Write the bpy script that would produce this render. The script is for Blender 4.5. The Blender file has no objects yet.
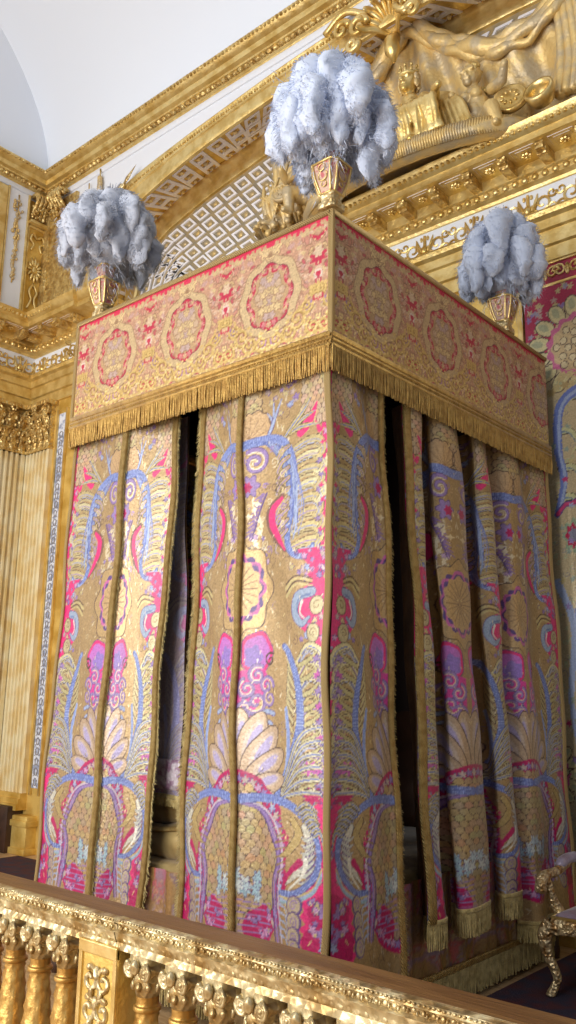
import bpy, bmesh, math, random
import numpy as np
from mathutils import Vector, Matrix
random.seed(7); RNG = np.random.default_rng(11)
PI = math.pi
COL = bpy.context.scene.collection

def lin(r, g, b):
    o = []
    for c in (r, g, b):
        c /= 255.0
        o.append(c / 12.92 if c <= 0.04045 else ((c + 0.055) / 1.055) ** 2.4)
    return tuple(o)

# ------------------------------------------------------------------ materials
def mat(name, rgb, rough=0.5, metal=0.0, bump=0.0, scale=40.0, detail=4.0, var=0.0, rgb2=None, vscale=6.0,
        kind='noise', sheen=0.0, spec=0.5, stretch=None, coat=0.0, vlo=0.4, vhi=0.62):
    m = bpy.data.materials.new(name); m.use_nodes = True
    nt = m.node_tree; n = nt.nodes; l = nt.links
    b = n['Principled BSDF']
    b.inputs['Roughness'].default_value = rough; b.inputs['Metallic'].default_value = metal
    b.inputs['Specular IOR Level'].default_value = spec
    b.inputs['Sheen Weight'].default_value = sheen
    b.inputs['Coat Weight'].default_value = coat
    c1 = (*lin(*rgb), 1)
    b.inputs['Base Color'].default_value = c1
    tc = n.new('ShaderNodeTexCoord')
    src = tc.outputs['Object']
    if stretch:
        mp = n.new('ShaderNodeMapping'); mp.inputs['Scale'].default_value = stretch
        l.new(src, mp.inputs['Vector']); src = mp.outputs['Vector']
    if rgb2:
        t = n.new('ShaderNodeTexNoise'); t.inputs['Scale'].default_value = vscale; t.inputs['Detail'].default_value = 6
        l.new(src, t.inputs['Vector'])
        r = n.new('ShaderNodeValToRGB'); r.color_ramp.elements[0].color = c1; r.color_ramp.elements[1].color = (*lin(*rgb2), 1)
        r.color_ramp.elements[0].position = vlo; r.color_ramp.elements[1].position = vhi
        l.new(t.outputs['Fac'], r.inputs['Fac']); l.new(r.outputs['Color'], b.inputs['Base Color'])
    if bump > 0:
        if kind == 'noise':
            t = n.new('ShaderNodeTexNoise'); t.inputs['Scale'].default_value = scale; t.inputs['Detail'].default_value = detail
            out = t.outputs['Fac']
        elif kind == 'carve':
            t = n.new('ShaderNodeTexVoronoi'); t.feature = 'SMOOTH_F1'; t.inputs['Scale'].default_value = scale
            t.inputs['Smoothness'].default_value = 0.35; out = t.outputs['Distance']
        elif kind == 'weave':
            t = n.new('ShaderNodeTexWave'); t.inputs['Scale'].default_value = scale; t.bands_direction = 'DIAGONAL'
            t.inputs['Distortion'].default_value = 0.6; out = t.outputs['Fac']
        l.new(src, t.inputs['Vector'])
        bp = n.new('ShaderNodeBump'); bp.inputs['Strength'].default_value = bump; bp.inputs['Distance'].default_value = 0.02
        l.new(out, bp.inputs['Height']); l.new(bp.outputs['Normal'], b.inputs['Normal'])
    return m

def brocade_mat(name, rough=0.5, metalmul=0.55, bump=0.25, hue=None):
    m = bpy.data.materials.new(name); m.use_nodes = True
    nt = m.node_tree; n = nt.nodes; l = nt.links
    b = n['Principled BSDF']
    a = n.new('ShaderNodeAttribute'); a.attribute_name = 'weave'; a.attribute_type = 'GEOMETRY'
    tc = n.new('ShaderNodeTexCoord')
    nz = n.new('ShaderNodeTexNoise'); nz.inputs['Scale'].default_value = 90; nz.inputs['Detail'].default_value = 3
    l.new(tc.outputs['Object'], nz.inputs['Vector'])
    mr = n.new('ShaderNodeMapRange'); mr.inputs['From Min'].default_value = .3; mr.inputs['From Max'].default_value = .7
    mr.inputs['To Min'].default_value = .74; mr.inputs['To Max'].default_value = 1.02
    l.new(nz.outputs['Fac'], mr.inputs['Value'])
    mx = n.new('ShaderNodeVectorMath'); mx.operation = 'SCALE'
    l.new(a.outputs['Color'], mx.inputs[0]); l.new(mr.outputs['Result'], mx.inputs['Scale'])
    l.new(mx.outputs['Vector'], b.inputs['Base Color'])
    mm = n.new('ShaderNodeMath'); mm.operation = 'MULTIPLY'; mm.inputs[1].default_value = metalmul
    l.new(a.outputs['Alpha'], mm.inputs[0]); l.new(mm.outputs[0], b.inputs['Metallic'])
    b.inputs['Roughness'].default_value = rough
    wv = n.new('ShaderNodeTexNoise'); wv.inputs['Scale'].default_value = 55; wv.inputs['Detail'].default_value = 5
    l.new(tc.outputs['Object'], wv.inputs['Vector'])
    bp = n.new('ShaderNodeBump'); bp.inputs['Strength'].default_value = bump; bp.inputs['Distance'].default_value = 0.01
    l.new(wv.outputs['Fac'], bp.inputs['Height']); l.new(bp.outputs['Normal'], b.inputs['Normal'])
    return m

M = {}
M['gold'] = mat('gilding', (228, 204, 140), .40, .68, .35, 30, 5, rgb2=(206, 174, 102), vscale=9)
M['gold_bright'] = mat('burnished_gilding', (232, 206, 142), .32, .75, .2, 24, 4, rgb2=(206, 172, 98), vscale=7)
M['gold_carved'] = mat('carved_gilding', (224, 198, 134), .40, .66, .9, 30, kind='carve', rgb2=(186, 150, 86), vscale=14)
M['gold_dusty'] = mat('dusty_gilding', (220, 190, 126), .46, .42, .5, 26, 6, rgb2=(192, 174, 140), vscale=8, vlo=.42, vhi=.6)
M['gold_flat'] = mat('matt_gilding', (226, 194, 112), .48, .5, .3, 36, 5, rgb2=(196, 156, 70), vscale=5)
M['gold_pale'] = mat('pale_worn_gilding', (218, 202, 158), .38, .65, .6, 40, kind='carve', rgb2=(172, 142, 90), vscale=16)
M['gold_fluted'] = mat('pale_fluted_gilding', (240, 230, 196), .42, .3, .12, 30, 4, rgb2=(230, 208, 152), vscale=6)
M['baluster'] = mat('scaled_gilding', (206, 168, 96), .36, .7, .25, 40, 5, rgb2=(168, 124, 58), vscale=12)
M['white'] = mat('white_paint', (226, 230, 238), .6, 0, .08, 60)
M['ceiling'] = mat('ceiling_plaster', (222, 228, 238), .8, 0, .05, 8)
M['greyground'] = mat('grey_gold_ground', (178, 156, 112), .5, .3, .2, 40, rgb2=(150, 140, 120), vscale=8)
M['wood'] = mat('worn_rail_wood', (134, 96, 52), .42, .15, .25, 30, 6, rgb2=(112, 76, 38), vscale=7, stretch=(.4, 4, 4))
M['dark_wood'] = mat('dark_wood', (66, 42, 28), .5, 0, .2, 30, 5, rgb2=(48, 30, 20))
M['fringe'] = mat('gold_thread', (198, 160, 84), .45, .35, .5, 90, 4, rgb2=(170, 130, 60), vscale=25, sheen=.2)
M['fringe_pale'] = mat('pale_gold_thread', (196, 176, 116), .55, .15, .5, 90, 4, rgb2=(160, 140, 84), vscale=25, sheen=.2)
M['braid'] = mat('gold_braid', (208, 178, 112), .45, .35, .9, 38, kind='weave', rgb2=(184, 150, 86), vscale=30)
M['braid_cord'] = mat('light_gold_cord', (214, 184, 124), .45, .35, .9, 45, kind='weave')
M['lining'] = mat('darkened_lining', (96, 66, 36), .6, .2, .3, 40, rgb2=(72, 48, 26), vscale=8)  # brown darkened to stand in for shade inside the bed
M['dark_lining'] = mat('dark_lining', (40, 22, 18), .8, 0, .2, 40)  # near-black, standing in for the shade inside the bed
M['satin'] = mat('gold_satin', (196, 170, 112), .3, .25, .5, 7, 3, rgb2=(150, 122, 72), vscale=5, sheen=.3)
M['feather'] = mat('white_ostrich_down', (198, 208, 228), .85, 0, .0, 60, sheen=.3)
M['feather_grey'] = mat('grey_white_ostrich_down', (182, 188, 202), .85, 0, .0, 60, sheen=.3)  # slightly greyer than the down of the other plumes
M['carpet'] = mat('red_blue_carpet', (70, 24, 34), .9, 0, .6, 120, 4, rgb2=(38, 32, 56), vscale=9)
M['floor'] = mat('parquet_oak', (200, 168, 126), .45, 0, .2, 20, 5, rgb2=(178, 142, 98), vscale=5, stretch=(1, 8, 1))  # paler than real oak, lightened to bounce light onto the soffits
M['seat'] = mat('lilac_silk', (150, 140, 160), .35, .1, .4, 26, 5, rgb2=(120, 96, 110), vscale=9, sheen=.3)
M['red_silk'] = mat('crimson_silk', (176, 40, 70), .5, 0, .3, 60, rgb2=(150, 24, 60), vscale=12)
M['brocade'] = brocade_mat('floral_brocade', .36, .5, .3)
M['valance_brocade'] = brocade_mat('medallion_brocade', .45, .34, .5)

# ------------------------------------------------------------------ mesh builder
class MB:
    def __init__(s): s.v = []; s.f = []
    def add(s, vs, fs):
        o = len(s.v); s.v.extend([tuple(p) for p in vs]); s.f.extend([tuple(i + o for i in f) for f in fs]); return s
    def box(s, x0, x1, y0, y1, z0, z1, b=0.0):
        if b <= 0:
            vs = [(x, y, z) for x in (x0, x1) for y in (y0, y1) for z in (z0, z1)]
            return s.add(vs, [(0, 1, 3, 2), (4, 6, 7, 5), (0, 4, 5, 1), (2, 3, 7, 6), (0, 2, 6, 4), (1, 5, 7, 3)])
        bm = bmesh.new(); bmesh.ops.create_cube(bm, size=1)
        for v in bm.verts:
            v.co = Vector(((x0 + x1) / 2 + v.co.x * (x1 - x0), (y0 + y1) / 2 + v.co.y * (y1 - y0), (z0 + z1) / 2 + v.co.z * (z1 - z0)))
        bmesh.ops.bevel(bm, geom=list(bm.edges), offset=b, segments=2, affect='EDGES', profile=.5)
        return s.bm(bm)
    def bm(s, bm):
        bm.verts.index_update()
        s.add([v.co[:] for v in bm.verts], [[v.index for v in f.verts] for f in bm.faces]); bm.free(); return s
    def tube(s, pts, rad, n=8, cap=True, flat=1.0, up=None):
        pts = [Vector(p) for p in pts]; k = len(pts)
        if not hasattr(rad, '__len__'): rad = [rad] * k
        vs = []; prev = None
        for i, p in enumerate(pts):
            t = (pts[min(i + 1, k - 1)] - pts[max(i - 1, 0)])
            if t.length < 1e-9: t = Vector((0, 0, 1))
            t.normalize()
            ref = Vector(up) if up else (prev if prev else (Vector((0, 0, 1)) if abs(t.z) < .9 else Vector((1, 0, 0))))
            a = ref - t * ref.dot(t)
            if a.length < 1e-6: a = t.orthogonal()
            a.normalize(); prev = a; b = t.cross(a)
            for j in range(n):
                th = 2 * PI * j / n
                vs.append(p + a * (math.cos(th) * rad[i]) + b * (math.sin(th) * rad[i] * flat))
        fs = []
        for i in range(k - 1):
            for j in range(n):
                j2 = (j + 1) % n
                fs.append((i * n + j, i * n + j2, (i + 1) * n + j2, (i + 1) * n + j))
        if cap: fs.append(tuple(range(n - 1, -1, -1))); fs.append(tuple((k - 1) * n + j for j in range(n)))
        return s.add(vs, fs)
    def ell(s, c, r, nu=12, nv=8, rot=None):
        c = Vector(c); r = r if hasattr(r, '__len__') else (r, r, r)
        vs = []; R = rot or Matrix.Identity(3)
        for i in range(nv + 1):
            ph = PI * i / nv
            for j in range(nu):
                th = 2 * PI * j / nu
                vs.append(c + R @ Vector((r[0] * math.sin(ph) * math.cos(th), r[1] * math.sin(ph) * math.sin(th), r[2] * math.cos(ph))))
        fs = [(i * nu + j, (i + 1) * nu + j, (i + 1) * nu + (j + 1) % nu, i * nu + (j + 1) % nu) for i in range(nv) for j in range(nu)]
        return s.add(vs, fs)
    def lathe(s, prof, c=(0, 0, 0), n=24, mod=None):
        vs = []
        for (r, z) in prof:
            for j in range(n):
                th = 2 * PI * j / n
                rr = r + (mod(th, z) if mod else 0)
                vs.append((c[0] + rr * math.cos(th), c[1] + rr * math.sin(th), c[2] + z))
        k = len(prof)
        fs = [(i * n + j, i * n + (j + 1) % n, (i + 1) * n + (j + 1) % n, (i + 1) * n + j) for i in range(k - 1) for j in range(n)]
        fs.append(tuple(range(n - 1, -1, -1))); fs.append(tuple((k - 1) * n + j for j in range(n)))
        return s.add(vs, fs)
    def sweep(s, prof, path, closed_prof=True, cap=True):
        """Profile (offset to the right-hand normal, z) along a plan path with mitred corners."""
        path = [Vector((p[0], p[1])) for p in path]; k = len(path); n = len(prof); vs = []
        for i, p in enumerate(path):
            d0 = (path[i] - path[i - 1]).normalized() if i else None
            d1 = (path[i + 1] - path[i]).normalized() if i < k - 1 else None
            if d0 is None: d0 = d1
            if d1 is None: d1 = d0
            n0 = Vector((d0.y, -d0.x)); n1 = Vector((d1.y, -d1.x))
            m = (n0 + n1); m.normalize(); m = m / max(.2, m.dot(n0))
            for (o, z) in prof: vs.append((p.x + m.x * o, p.y + m.y * o, z))
        fs = []
        jj = n if closed_prof else n - 1
        for i in range(k - 1):
            for j in range(jj):
                j2 = (j + 1) % n
                fs.append((i * n + j, i * n + j2, (i + 1) * n + j2, (i + 1) * n + j))
        if cap and closed_prof: fs.append(tuple(range(n - 1, -1, -1))); fs.append(tuple((k - 1) * n + j for j in range(n)))
        return s.add(vs, fs)
    def grid(s, fn, nu, nv):
        vs = [fn(i / (nu - 1), j / (nv - 1)) for j in range(nv) for i in range(nu)]
        fs = [(j * nu + i, j * nu + i + 1, (j + 1) * nu + i + 1, (j + 1) * nu + i) for j in range(nv - 1) for i in range(nu - 1)]
        return s.add(vs, fs)
    def prism(s, poly, a, b, c, depth):
        """Polygon in the plane c + x*a + y*b pushed along a x b by depth."""
        a = Vector(a); b = Vector(b); c = Vector(c); nrm = a.cross(b).normalized() * depth; k = len(poly)
        vs = [c + a * x + b * y for x, y in poly] + [c + a * x + b * y + nrm for x, y in poly]
        fs = [tuple(range(k - 1, -1, -1)), tuple(range(k, 2 * k))] + [(i, (i + 1) % k, k + (i + 1) % k, k + i) for i in range(k)]
        return s.add(vs, fs)
    def ring(s, outer, inner, a, b, c, depth):
        """A frame: two polygons of equal length, raised by depth."""
        a = Vector(a); b = Vector(b); c = Vector(c); nrm = a.cross(b).normalized() * depth; k = len(outer)
        L = [[c + a * x + b * y + o for x, y in P] for P, o in ((outer, Vector()), (outer, nrm), (inner, nrm), (inner, Vector()))]
        vs = sum(L, []); fs = []
        for q in range(3):
            for i in range(k):
                j = (i + 1) % k; fs.append((q * k + i, q * k + j, (q + 1) * k + j, (q + 1) * k + i))
        return s.add(vs, fs)

def obj(name, mb, m, parent=None, smooth=True, fix=True):
    me = bpy.data.meshes.new(name); me.from_pydata(mb.v, [], mb.f); me.update()
    if fix:
        bm = bmesh.new(); bm.from_mesh(me); bmesh.ops.recalc_face_normals(bm, faces=bm.faces); bm.to_mesh(me); bm.free()
    if smooth == True:
        me.polygons.foreach_set('use_smooth', [True] * len(me.polygons))
    me.materials.append(m)
    o = bpy.data.objects.new(name, me); COL.objects.link(o)
    if parent:
        o.parent = parent
        o.matrix_parent_inverse = Matrix.Identity(4)
    return o
def shade_auto(o, ang=40):
    me = o.data
    bm = bmesh.new(); bm.from_mesh(me)
    for f in bm.faces: f.smooth = True
    for e in bm.edges:
        if len(e.link_faces) == 2 and e.calc_face_angle(0) > math.radians(ang): e.smooth = False
    bm.to_mesh(me); bm.free(); return o
def sobj(name, mb, m, parent=None, ang=40): return shade_auto(obj(name, mb, m, parent), ang)
def thing(name, label, cat, loc=(0, 0, 0), group=None, rz=0):
    o = bpy.data.objects.new(name, None); o.empty_display_size = .1; COL.objects.link(o)
    o.location = loc; o.rotation_euler = (0, 0, rz); o['label'] = label; o['category'] = cat
    if group: o['group'] = group
    return o
def tag(o, label, cat, group=None):
    o['label'] = label; o['category'] = cat
    if group: o['group'] = group
    return o
def struct(name, mb, m, parent=None, ang=40):
    o = sobj(name, mb, m, parent, ang)
    if not parent: o['kind'] = 'structure'
    return o
def catmull(pts, n=8):
    P = [np.array(p, float) for p in pts]
    if len(P) < 3: return [tuple(P[0] + (P[-1] - P[0]) * t) for t in np.linspace(0, 1, n + 1)]
    P = [2 * P[0] - P[1]] + P + [2 * P[-1] - P[-2]]; out = []
    for i in range(1, len(P) - 2):
        for t in np.linspace(0, 1, n, endpoint=False):
            a, b, c, d = P[i - 1], P[i], P[i + 1], P[i + 2]
            out.append(tuple(.5 * ((2 * b) + (c - a) * t + (2 * a - 5 * b + 4 * c - d) * t * t + (3 * b - a - 3 * c + d) * t ** 3)))
    out.append(tuple(P[-2])); return out
def remesh(o, vox, smooth=4):
    md = o.modifiers.new('Remesh', 'REMESH'); md.mode = 'VOXEL'; md.voxel_size = vox; md.use_smooth_shade = True
    if smooth:
        s = o.modifiers.new('Smooth', 'SMOOTH'); s.iterations = smooth; s.factor = .5
    return o
WORLD, KEY, EXPO = 0.40, 390, -0.05
# ------------------------------------------------------------------ woven patterns, painted by the metre
class Canvas:
    def __init__(s, w, h, res, bg, metal=.4):
        s.res = res; s.W = int(w / res) + 1; s.H = int(h / res) + 1
        s.c = np.empty((s.H, s.W, 4), np.float32); s.c[..., :3] = lin(*bg); s.c[..., 3] = metal
        s.xs = np.arange(s.W) * res; s.ys = np.arange(s.H) * res
    def _box(s, x0, x1, y0, y1):
        i0 = max(0, int(x0 / s.res)); i1 = min(s.W, int(x1 / s.res) + 2); j0 = max(0, int(y0 / s.res)); j1 = min(s.H, int(y1 / s.res) + 2)
        return (i0, i1, j0, j1) if i1 > i0 and j1 > j0 else None
    def disc(s, x, y, r, col, metal=0.):
        b = s._box(x - r, x + r, y - r, y + r)
        if not b: return
        i0, i1, j0, j1 = b
        m = (s.xs[None, i0:i1] - x) ** 2 + (s.ys[j0:j1, None] - y) ** 2 <= r * r
        s.c[j0:j1, i0:i1][m] = (*col, metal)
    def stroke(s, pts, w0, w1, rgb, metal=0., belly=0.0, n=10):
        col = lin(*rgb); P = catmull(pts, n) if len(pts) > 2 else [tuple(np.array(pts[0]) + (np.array(pts[1]) - np.array(pts[0])) * t) for t in np.linspace(0, 1, 14)]
        k = len(P)
        for i, (x, y) in enumerate(P):
            t = i / (k - 1); r = w0 + (w1 - w0) * t + belly * math.sin(PI * t)
            if i < k - 1:
                d = math.hypot(P[i + 1][0] - x, P[i + 1][1] - y); q = max(1, int(d / max(.0015, r * .6)))
                for a in range(q): s.disc(x + (P[i + 1][0] - x) * a / q, y + (P[i + 1][1] - y) * a / q, max(r, .0012), col, metal)
            else: s.disc(x, y, max(r, .0012), col, metal)
    def poly(s, pts, rgb, metal=0.):
        p = np.array(pts); b = s._box(p[:, 0].min(), p[:, 0].max(), p[:, 1].min(), p[:, 1].max())
        if not b: return
        i0, i1, j0, j1 = b; X, Y = np.meshgrid(s.xs[i0:i1], s.ys[j0:j1]); ins = np.zeros(X.shape, bool); k = len(p)
        for i in range(k):
            x1, y1 = p[i]; x2, y2 = p[(i + 1) % k]
            c = ((y1 > Y) != (y2 > Y))
            with np.errstate(divide='ignore', invalid='ignore'):
                ins ^= c & (X < (x2 - x1) * (Y - y1) / (y2 - y1 + 1e-12) + x1)
        s.c[j0:j1, i0:i1][ins] = (*lin(*rgb), metal)
    def ell(s, x, y, a, b, rgb, rot=0., metal=0., scal=0., ns=10):
        r = max(a, b) * (1 + scal); bx = s._box(x - r, x + r, y - r, y + r)
        if not bx: return
        i0, i1, j0, j1 = bx; X, Y = np.meshgrid(s.xs[i0:i1] - x, s.ys[j0:j1] - y)
        c, q = math.cos(rot), math.sin(rot); U = (X * c + Y * q) / a; V = (-X * q + Y * c) / b
        th = np.arctan2(V, U); m = np.hypot(U, V) <= 1 + scal * np.cos(ns * th)
        s.c[j0:j1, i0:i1][m] = (*lin(*rgb), metal)
    def scroll(s, x, y, r, turns, a0, w, rgb, metal=.6, sgn=1):
        pts = []
        for i in range(int(14 * turns) + 1):
            t = i / (14 * turns); th = a0 + sgn * t * turns * 2 * PI; rr = r * (1 - .85 * t)
            pts.append((x + rr * math.cos(th), y + rr * math.sin(th)))
        s.stroke(pts, w, w * .7, rgb, metal, n=3)
    def sample(s, u, v):
        x = np.clip(u / s.res, 0, s.W - 1.001); y = np.clip(v / s.res, 0, s.H - 1.001)
        i = x.astype(int); j = y.astype(int); fx = (x - i)[..., None]; fy = (y - j)[..., None]
        c = s.c
        return c[j, i] * (1 - fx) * (1 - fy) + c[j, i + 1] * fx * (1 - fy) + c[j + 1, i] * (1 - fx) * fy + c[j + 1, i + 1] * fx * fy

TAN = (172, 144, 100); CREAM = (196, 180, 126); BLUE = (106, 122, 184); LBLUE = (158, 172, 204); PINK = (218, 42, 116); MAG = (180, 18, 92)
LILAC = (148, 122, 176); DKO = (82, 60, 52); PURP = (92, 66, 128); SILV = (218, 204, 172); OLIVE = (126, 106, 72)
HALF = .57
def paint_brocade():
    C = Canvas(HALF, 2.95, .003, TAN, .6); rnd = random.Random(3); Z0 = .2
    ytab = [360, 390, 420, 450, 480, 510, 540, 570, 600, 630, 660, 690, 720, 750, 780, 810, 840, 870, 900, 930, 960]
    ztab = [3.18, 3.02, 2.86, 2.70, 2.55, 2.40, 2.25, 2.11, 1.97, 1.82, 1.69, 1.55, 1.42, 1.28, 1.15, 1.02, .90, .77, .65, .53, .41]
    def cv(px, py):
        t = (py - 372) / 580.; xs = 244 - 6 * t; xo = 331 - 4.5 * t
        return ((px - xs) / (xo - xs) * HALF, float(np.interp(py, ytab, ztab)) - Z0)
    def z1(x, y): return cv(170 + x / 3.388, 370 + y / 3.388)
    def z2(x, y): return cv(170 + x / 3.388, 550 + y / 3.388)
    def z3(x, y): return cv(170 + x / 3.388, 730 + y / 3.388)
    def L(f, pts): return [f(*p) for p in pts]
    # ground scrolls and painted silvery thread glints
    for k in range(420):
        x = rnd.uniform(0, HALF); y = rnd.uniform(0, 2.9)
        C.scroll(x, y, rnd.uniform(.010, .026), rnd.uniform(.7, 1.3), rnd.uniform(0, 6), .0015, rnd.choice([(140, 114, 80), (204, 184, 142), (150, 124, 98), (196, 166, 132), (150, 128, 140)]), .6, rnd.choice([1, -1]))
    for k in range(90):
        x = rnd.uniform(0, .34); y = rnd.uniform(0, 2.9)
        C.stroke([(x, y), (x + rnd.uniform(-.02, .02), y + rnd.uniform(.01, .05))], .005, .001, SILV, 1.)
    for k in range(40):      # dark hair-line tendrils
        x = rnd.uniform(.02, .4); y = rnd.uniform(0, 2.8); C.scroll(x, y, rnd.uniform(.02, .045), rnd.uniform(.8, 1.5), rnd.uniform(0, 6), .002, (110, 84, 74), .2, rnd.choice([1, -1]))
    # pink outer border with a ragged inner edge, flowered
    edge = [(HALF, 0)]
    for k in range(120):
        z = k * .025; edge.append((HALF - .035 - .045 * abs(math.sin(k * 1.7)) - (.05 if 1.95 < z + Z0 < 2.2 or .3 < z + Z0 < .8 else 0), z))
    edge.append((HALF, 2.95)); C.poly(edge, PINK)
    def flecks(n, f, x0, x1, y0, y1, cols, r=.014):
        for k in range(n):
            x, y = f(rnd.uniform(x0, x1), rnd.uniform(y0, y1)); c = rnd.choice(cols); a = rnd.uniform(0, 3); q = r * rnd.uniform(.6, 1.2)
            C.ell(x, y, q + .003, q * .8 + .003, PURP, a, 0, .3, 5); C.ell(x, y, q, q * .8, c, a, .2, .35, 5)
    FL = [LILAC, LILAC, (196, 150, 186), CREAM, LBLUE, (190, 170, 160)]
    for k in range(150):
        z = rnd.uniform(0, 2.9); x = HALF - rnd.uniform(.0, .085); q = rnd.uniform(.006, .014)
        C.ell(x, z, q + .003, q + .002, (150, 40, 100), 0, 0, .3, 5); C.ell(x, z, q, q * .9, rnd.choice(FL), rnd.uniform(0, 3), 0, .3, 5)
    def leaf(pts, w, col=CREAM, line=DKO, vein=None):
        C.stroke(pts, w * .55 + .0035, .002, line, .2, w * .5, 7); C.stroke(pts, w * .55, .001, col, .5, w * .45, 7)
        if vein: C.stroke(pts, .003, .001, vein, .2, .001, 7)
    def hooks(f, rows, w, dn, tipcol):
        """Curled acanthus lobes off a stem: base point, reach, droop."""
        for n_, (bx, by, reach, up) in enumerate(rows):
            p = [(bx, by), (bx + reach * .45, by - up), (bx + reach * .85, by - up * .7), (bx + reach, by + dn * .35), (bx + reach * .82, by + dn * .8), (bx + reach * .62, by + dn * .62)]
            leaf(L(f, p), w, rnd.choice([CREAM, (206, 196, 150), (190, 172, 120)]), DKO)
            C.stroke(L(f, p[:5]), .0035, .0015, rnd.choice([BLUE, LILAC, (142, 150, 190)]), .1)
            for q in (1, 2): C.stroke(L(f, [(a - 2 * q, b + 11 * q) for a, b in p[:4]]), .0045, .002, rnd.choice([(196, 184, 138), (176, 160, 112), (158, 164, 190)]), .4)
            C.stroke(L(f, [(a - 3, b + 9) for a, b in p[:4]]), .0025, .0015, OLIVE, .3)
            x, y = f(bx + reach * .9, by + dn * .95); C.ell(x, y, .017, .012, PURP, n_, 0, .4, 5); C.ell(x, y, .013, .009, tipcol, n_, 0, .4, 5)
    def stem(f, spine, w0, w1):
        C.stroke(L(f, spine), w0 + .003, w1 + .003, (86, 96, 150)); C.stroke(L(f, spine), w0, w1, BLUE, .1)
        P = catmull(L(f, spine), 12); k = len(P)
        for i in range(0, k - 1):
            tx, ty = P[i + 1][0] - P[i][0], P[i + 1][1] - P[i][1]; l = math.hypot(tx, ty) + 1e-9; w = w0 + (w1 - w0) * i / k
            C.stroke([(P[i][0] - ty / l * w, P[i][1] + tx / l * w), (P[i][0] + ty / l * w, P[i][1] - tx / l * w)], .0013, .0013, (160, 176, 222))
        for o in (-.4, .4): C.stroke([(p[0] + o * w0 * .9, p[1]) for p in P[::4]], .0014, .0014, (94, 108, 168))
    def scales(x0, x1, y0, y1, inside, rgb, line, r=.026):
        j = 0; y = y1
        while y > y0:
            for i in range(-1, int((x1 - x0) / (2 * r * .8)) + 2):
                x = x0 + (i + .5 * (j % 2)) * 2 * r * .8
                if inside(x, y):
                    C.ell(x, y, r, r * 1.15, line, 0, .2); C.ell(x, y + .002, r - .004, r * 1.15 - .004, (rgb[0] + rnd.randint(-10, 8), rgb[1] + rnd.randint(-10, 8), rgb[2] + rnd.randint(-8, 14)), 0, .5)
                    C.stroke([(x, y), (x, y - r * .7)], .002, .001, line, .2)
            y -= r * .95; j += 1
    # --- top: pineapple, stem and long hanging plume
    scales(.36, .53, z1(0, 190)[1], z1(0, -60)[1], lambda x, y: .38 < x < .53, (198, 172, 136), DKO)
    scales(.0, .16, z1(0, 190)[1], z1(0, -60)[1], lambda x, y: x < .12, (192, 166, 124), DKO)
    flecks(16, z1, 330, 420, 20, 150, [LILAC, CREAM, (190, 170, 160), LBLUE])
    C.stroke(L(z1, [(440, 215), (465, 180), (492, 130)]), .024, .006, PINK, 0, .010); C.stroke(L(z1, [(500, 220), (486, 190)]), .016, .005, PINK)
    C.ell(*z1(296, 165), .09, .1, DKO, 0, .3, .06, 9); C.ell(*z1(296, 165), .083, .093, (192, 160, 118), 0, .5, .06, 9)
    for k in range(7): C.stroke([z1(280, 200), (z1(280, 200)[0] + .11 * math.cos(.3 + k * .4), z1(280, 200)[1] + .12 * math.sin(.3 + k * .4))], .002, .002, (150, 116, 80))
    for tx, ty in ((330, 120), (352, 92), (376, 84)): leaf(L(z1, [(330, 205), (350, 160), (tx, ty)]), .012, LBLUE, PURP)
    for q in range(3): leaf(L(z1, [(392, 214), (440, 196 - q * 24), (500 - q * 16, 200 - q * 46)]), .017, CREAM, DKO, BLUE)
    hooks(z1, [(424, 600 - k * 48, 96 - (k % 2) * 8, 16) for k in range(8)], .030, 62, LILAC)
    for k in range(8): C.ell(*z1(512 + (k % 3) * 6, 262 + k * 48), .014, .010, PINK, k, 0, .3, 4)
    for k in range(6): leaf(L(z1, [(408, 268 + k * 46), (388, 290 + k * 48), (376, 276 + k * 50), (384, 262 + k * 50)]), .011, (184, 160, 108), DKO)
    stem(z1, [(250, 222), (315, 210), (368, 220), (402, 258), (420, 320), (424, 400), (414, 480), (406, 550), (416, 608), (448, 634), (480, 622), (486, 600)], .024, .010)
    for k in range(9): leaf(L(z1, [(318 + k * 9, 214 + k * 5), (352 + k * 9, 250 + k * 14), (384 + k * 6, 300 + k * 26), (392 + k * 4, 360 + k * 27)]), .008, rnd.choice([BLUE, LBLUE, (136, 146, 196)]), (86, 96, 150))
    for k in range(7): C.stroke(L(z1, [(398 + k * 2, 228 + k * 5), (412 + k * 7, 330 + k * 20), (410 + k * 5, 430 + k * 22)]), .0035, .0015, rnd.choice([LBLUE, BLUE, (140, 150, 200)]), .1)
    for k in range(9):
        leaf(L(z1, [(404, 250 + k * 36), (380, 262 + k * 38), (366, 290 + k * 39), (378, 306 + k * 39)]), .016, (186, 166, 118), DKO, LILAC)
    for k in range(26): C.scroll(*z1(rnd.uniform(258, 400), rnd.uniform(240, 640)), rnd.uniform(.014, .03), 1.3, rnd.uniform(0, 6), .003, rnd.choice([(120, 94, 84), SILV, LILAC, (206, 186, 140)]), .6)
    C.scroll(*z1(300, 280), .072, 1.6, 2.2, .013, PURP, 0, -1); C.scroll(*z1(300, 280), .07, 1.6, 2.2, .010, LILAC, 0, -1); C.scroll(*z1(300, 282), .058, 1.3, 2.2, .004, SILV, .8, -1)
    C.ell(*z1(285, 365), .05, .055, PURP, 0, 0, .2, 6); C.ell(*z1(285, 365), .045, .05, LILAC, 0, 0, .2, 6); C.ell(*z1(276, 368), .026, .026, MAG, 0, 0, .2, 6)
    for k in range(9): C.stroke(L(z1, [(322 - k * 5, 405 + k * 16), (298 - k * 5, 416 + k * 16)]), .010, .002, (134, 104, 156))
    C.stroke(L(z1, [(335, 400), (312, 460), (284, 540)]), .006, .004, PURP)
    C.stroke(L(z1, [(384, 420), (352, 460), (350, 510), (372, 560), (402, 610)]), .017, .008, (120, 84, 70), 0, .016)
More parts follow.
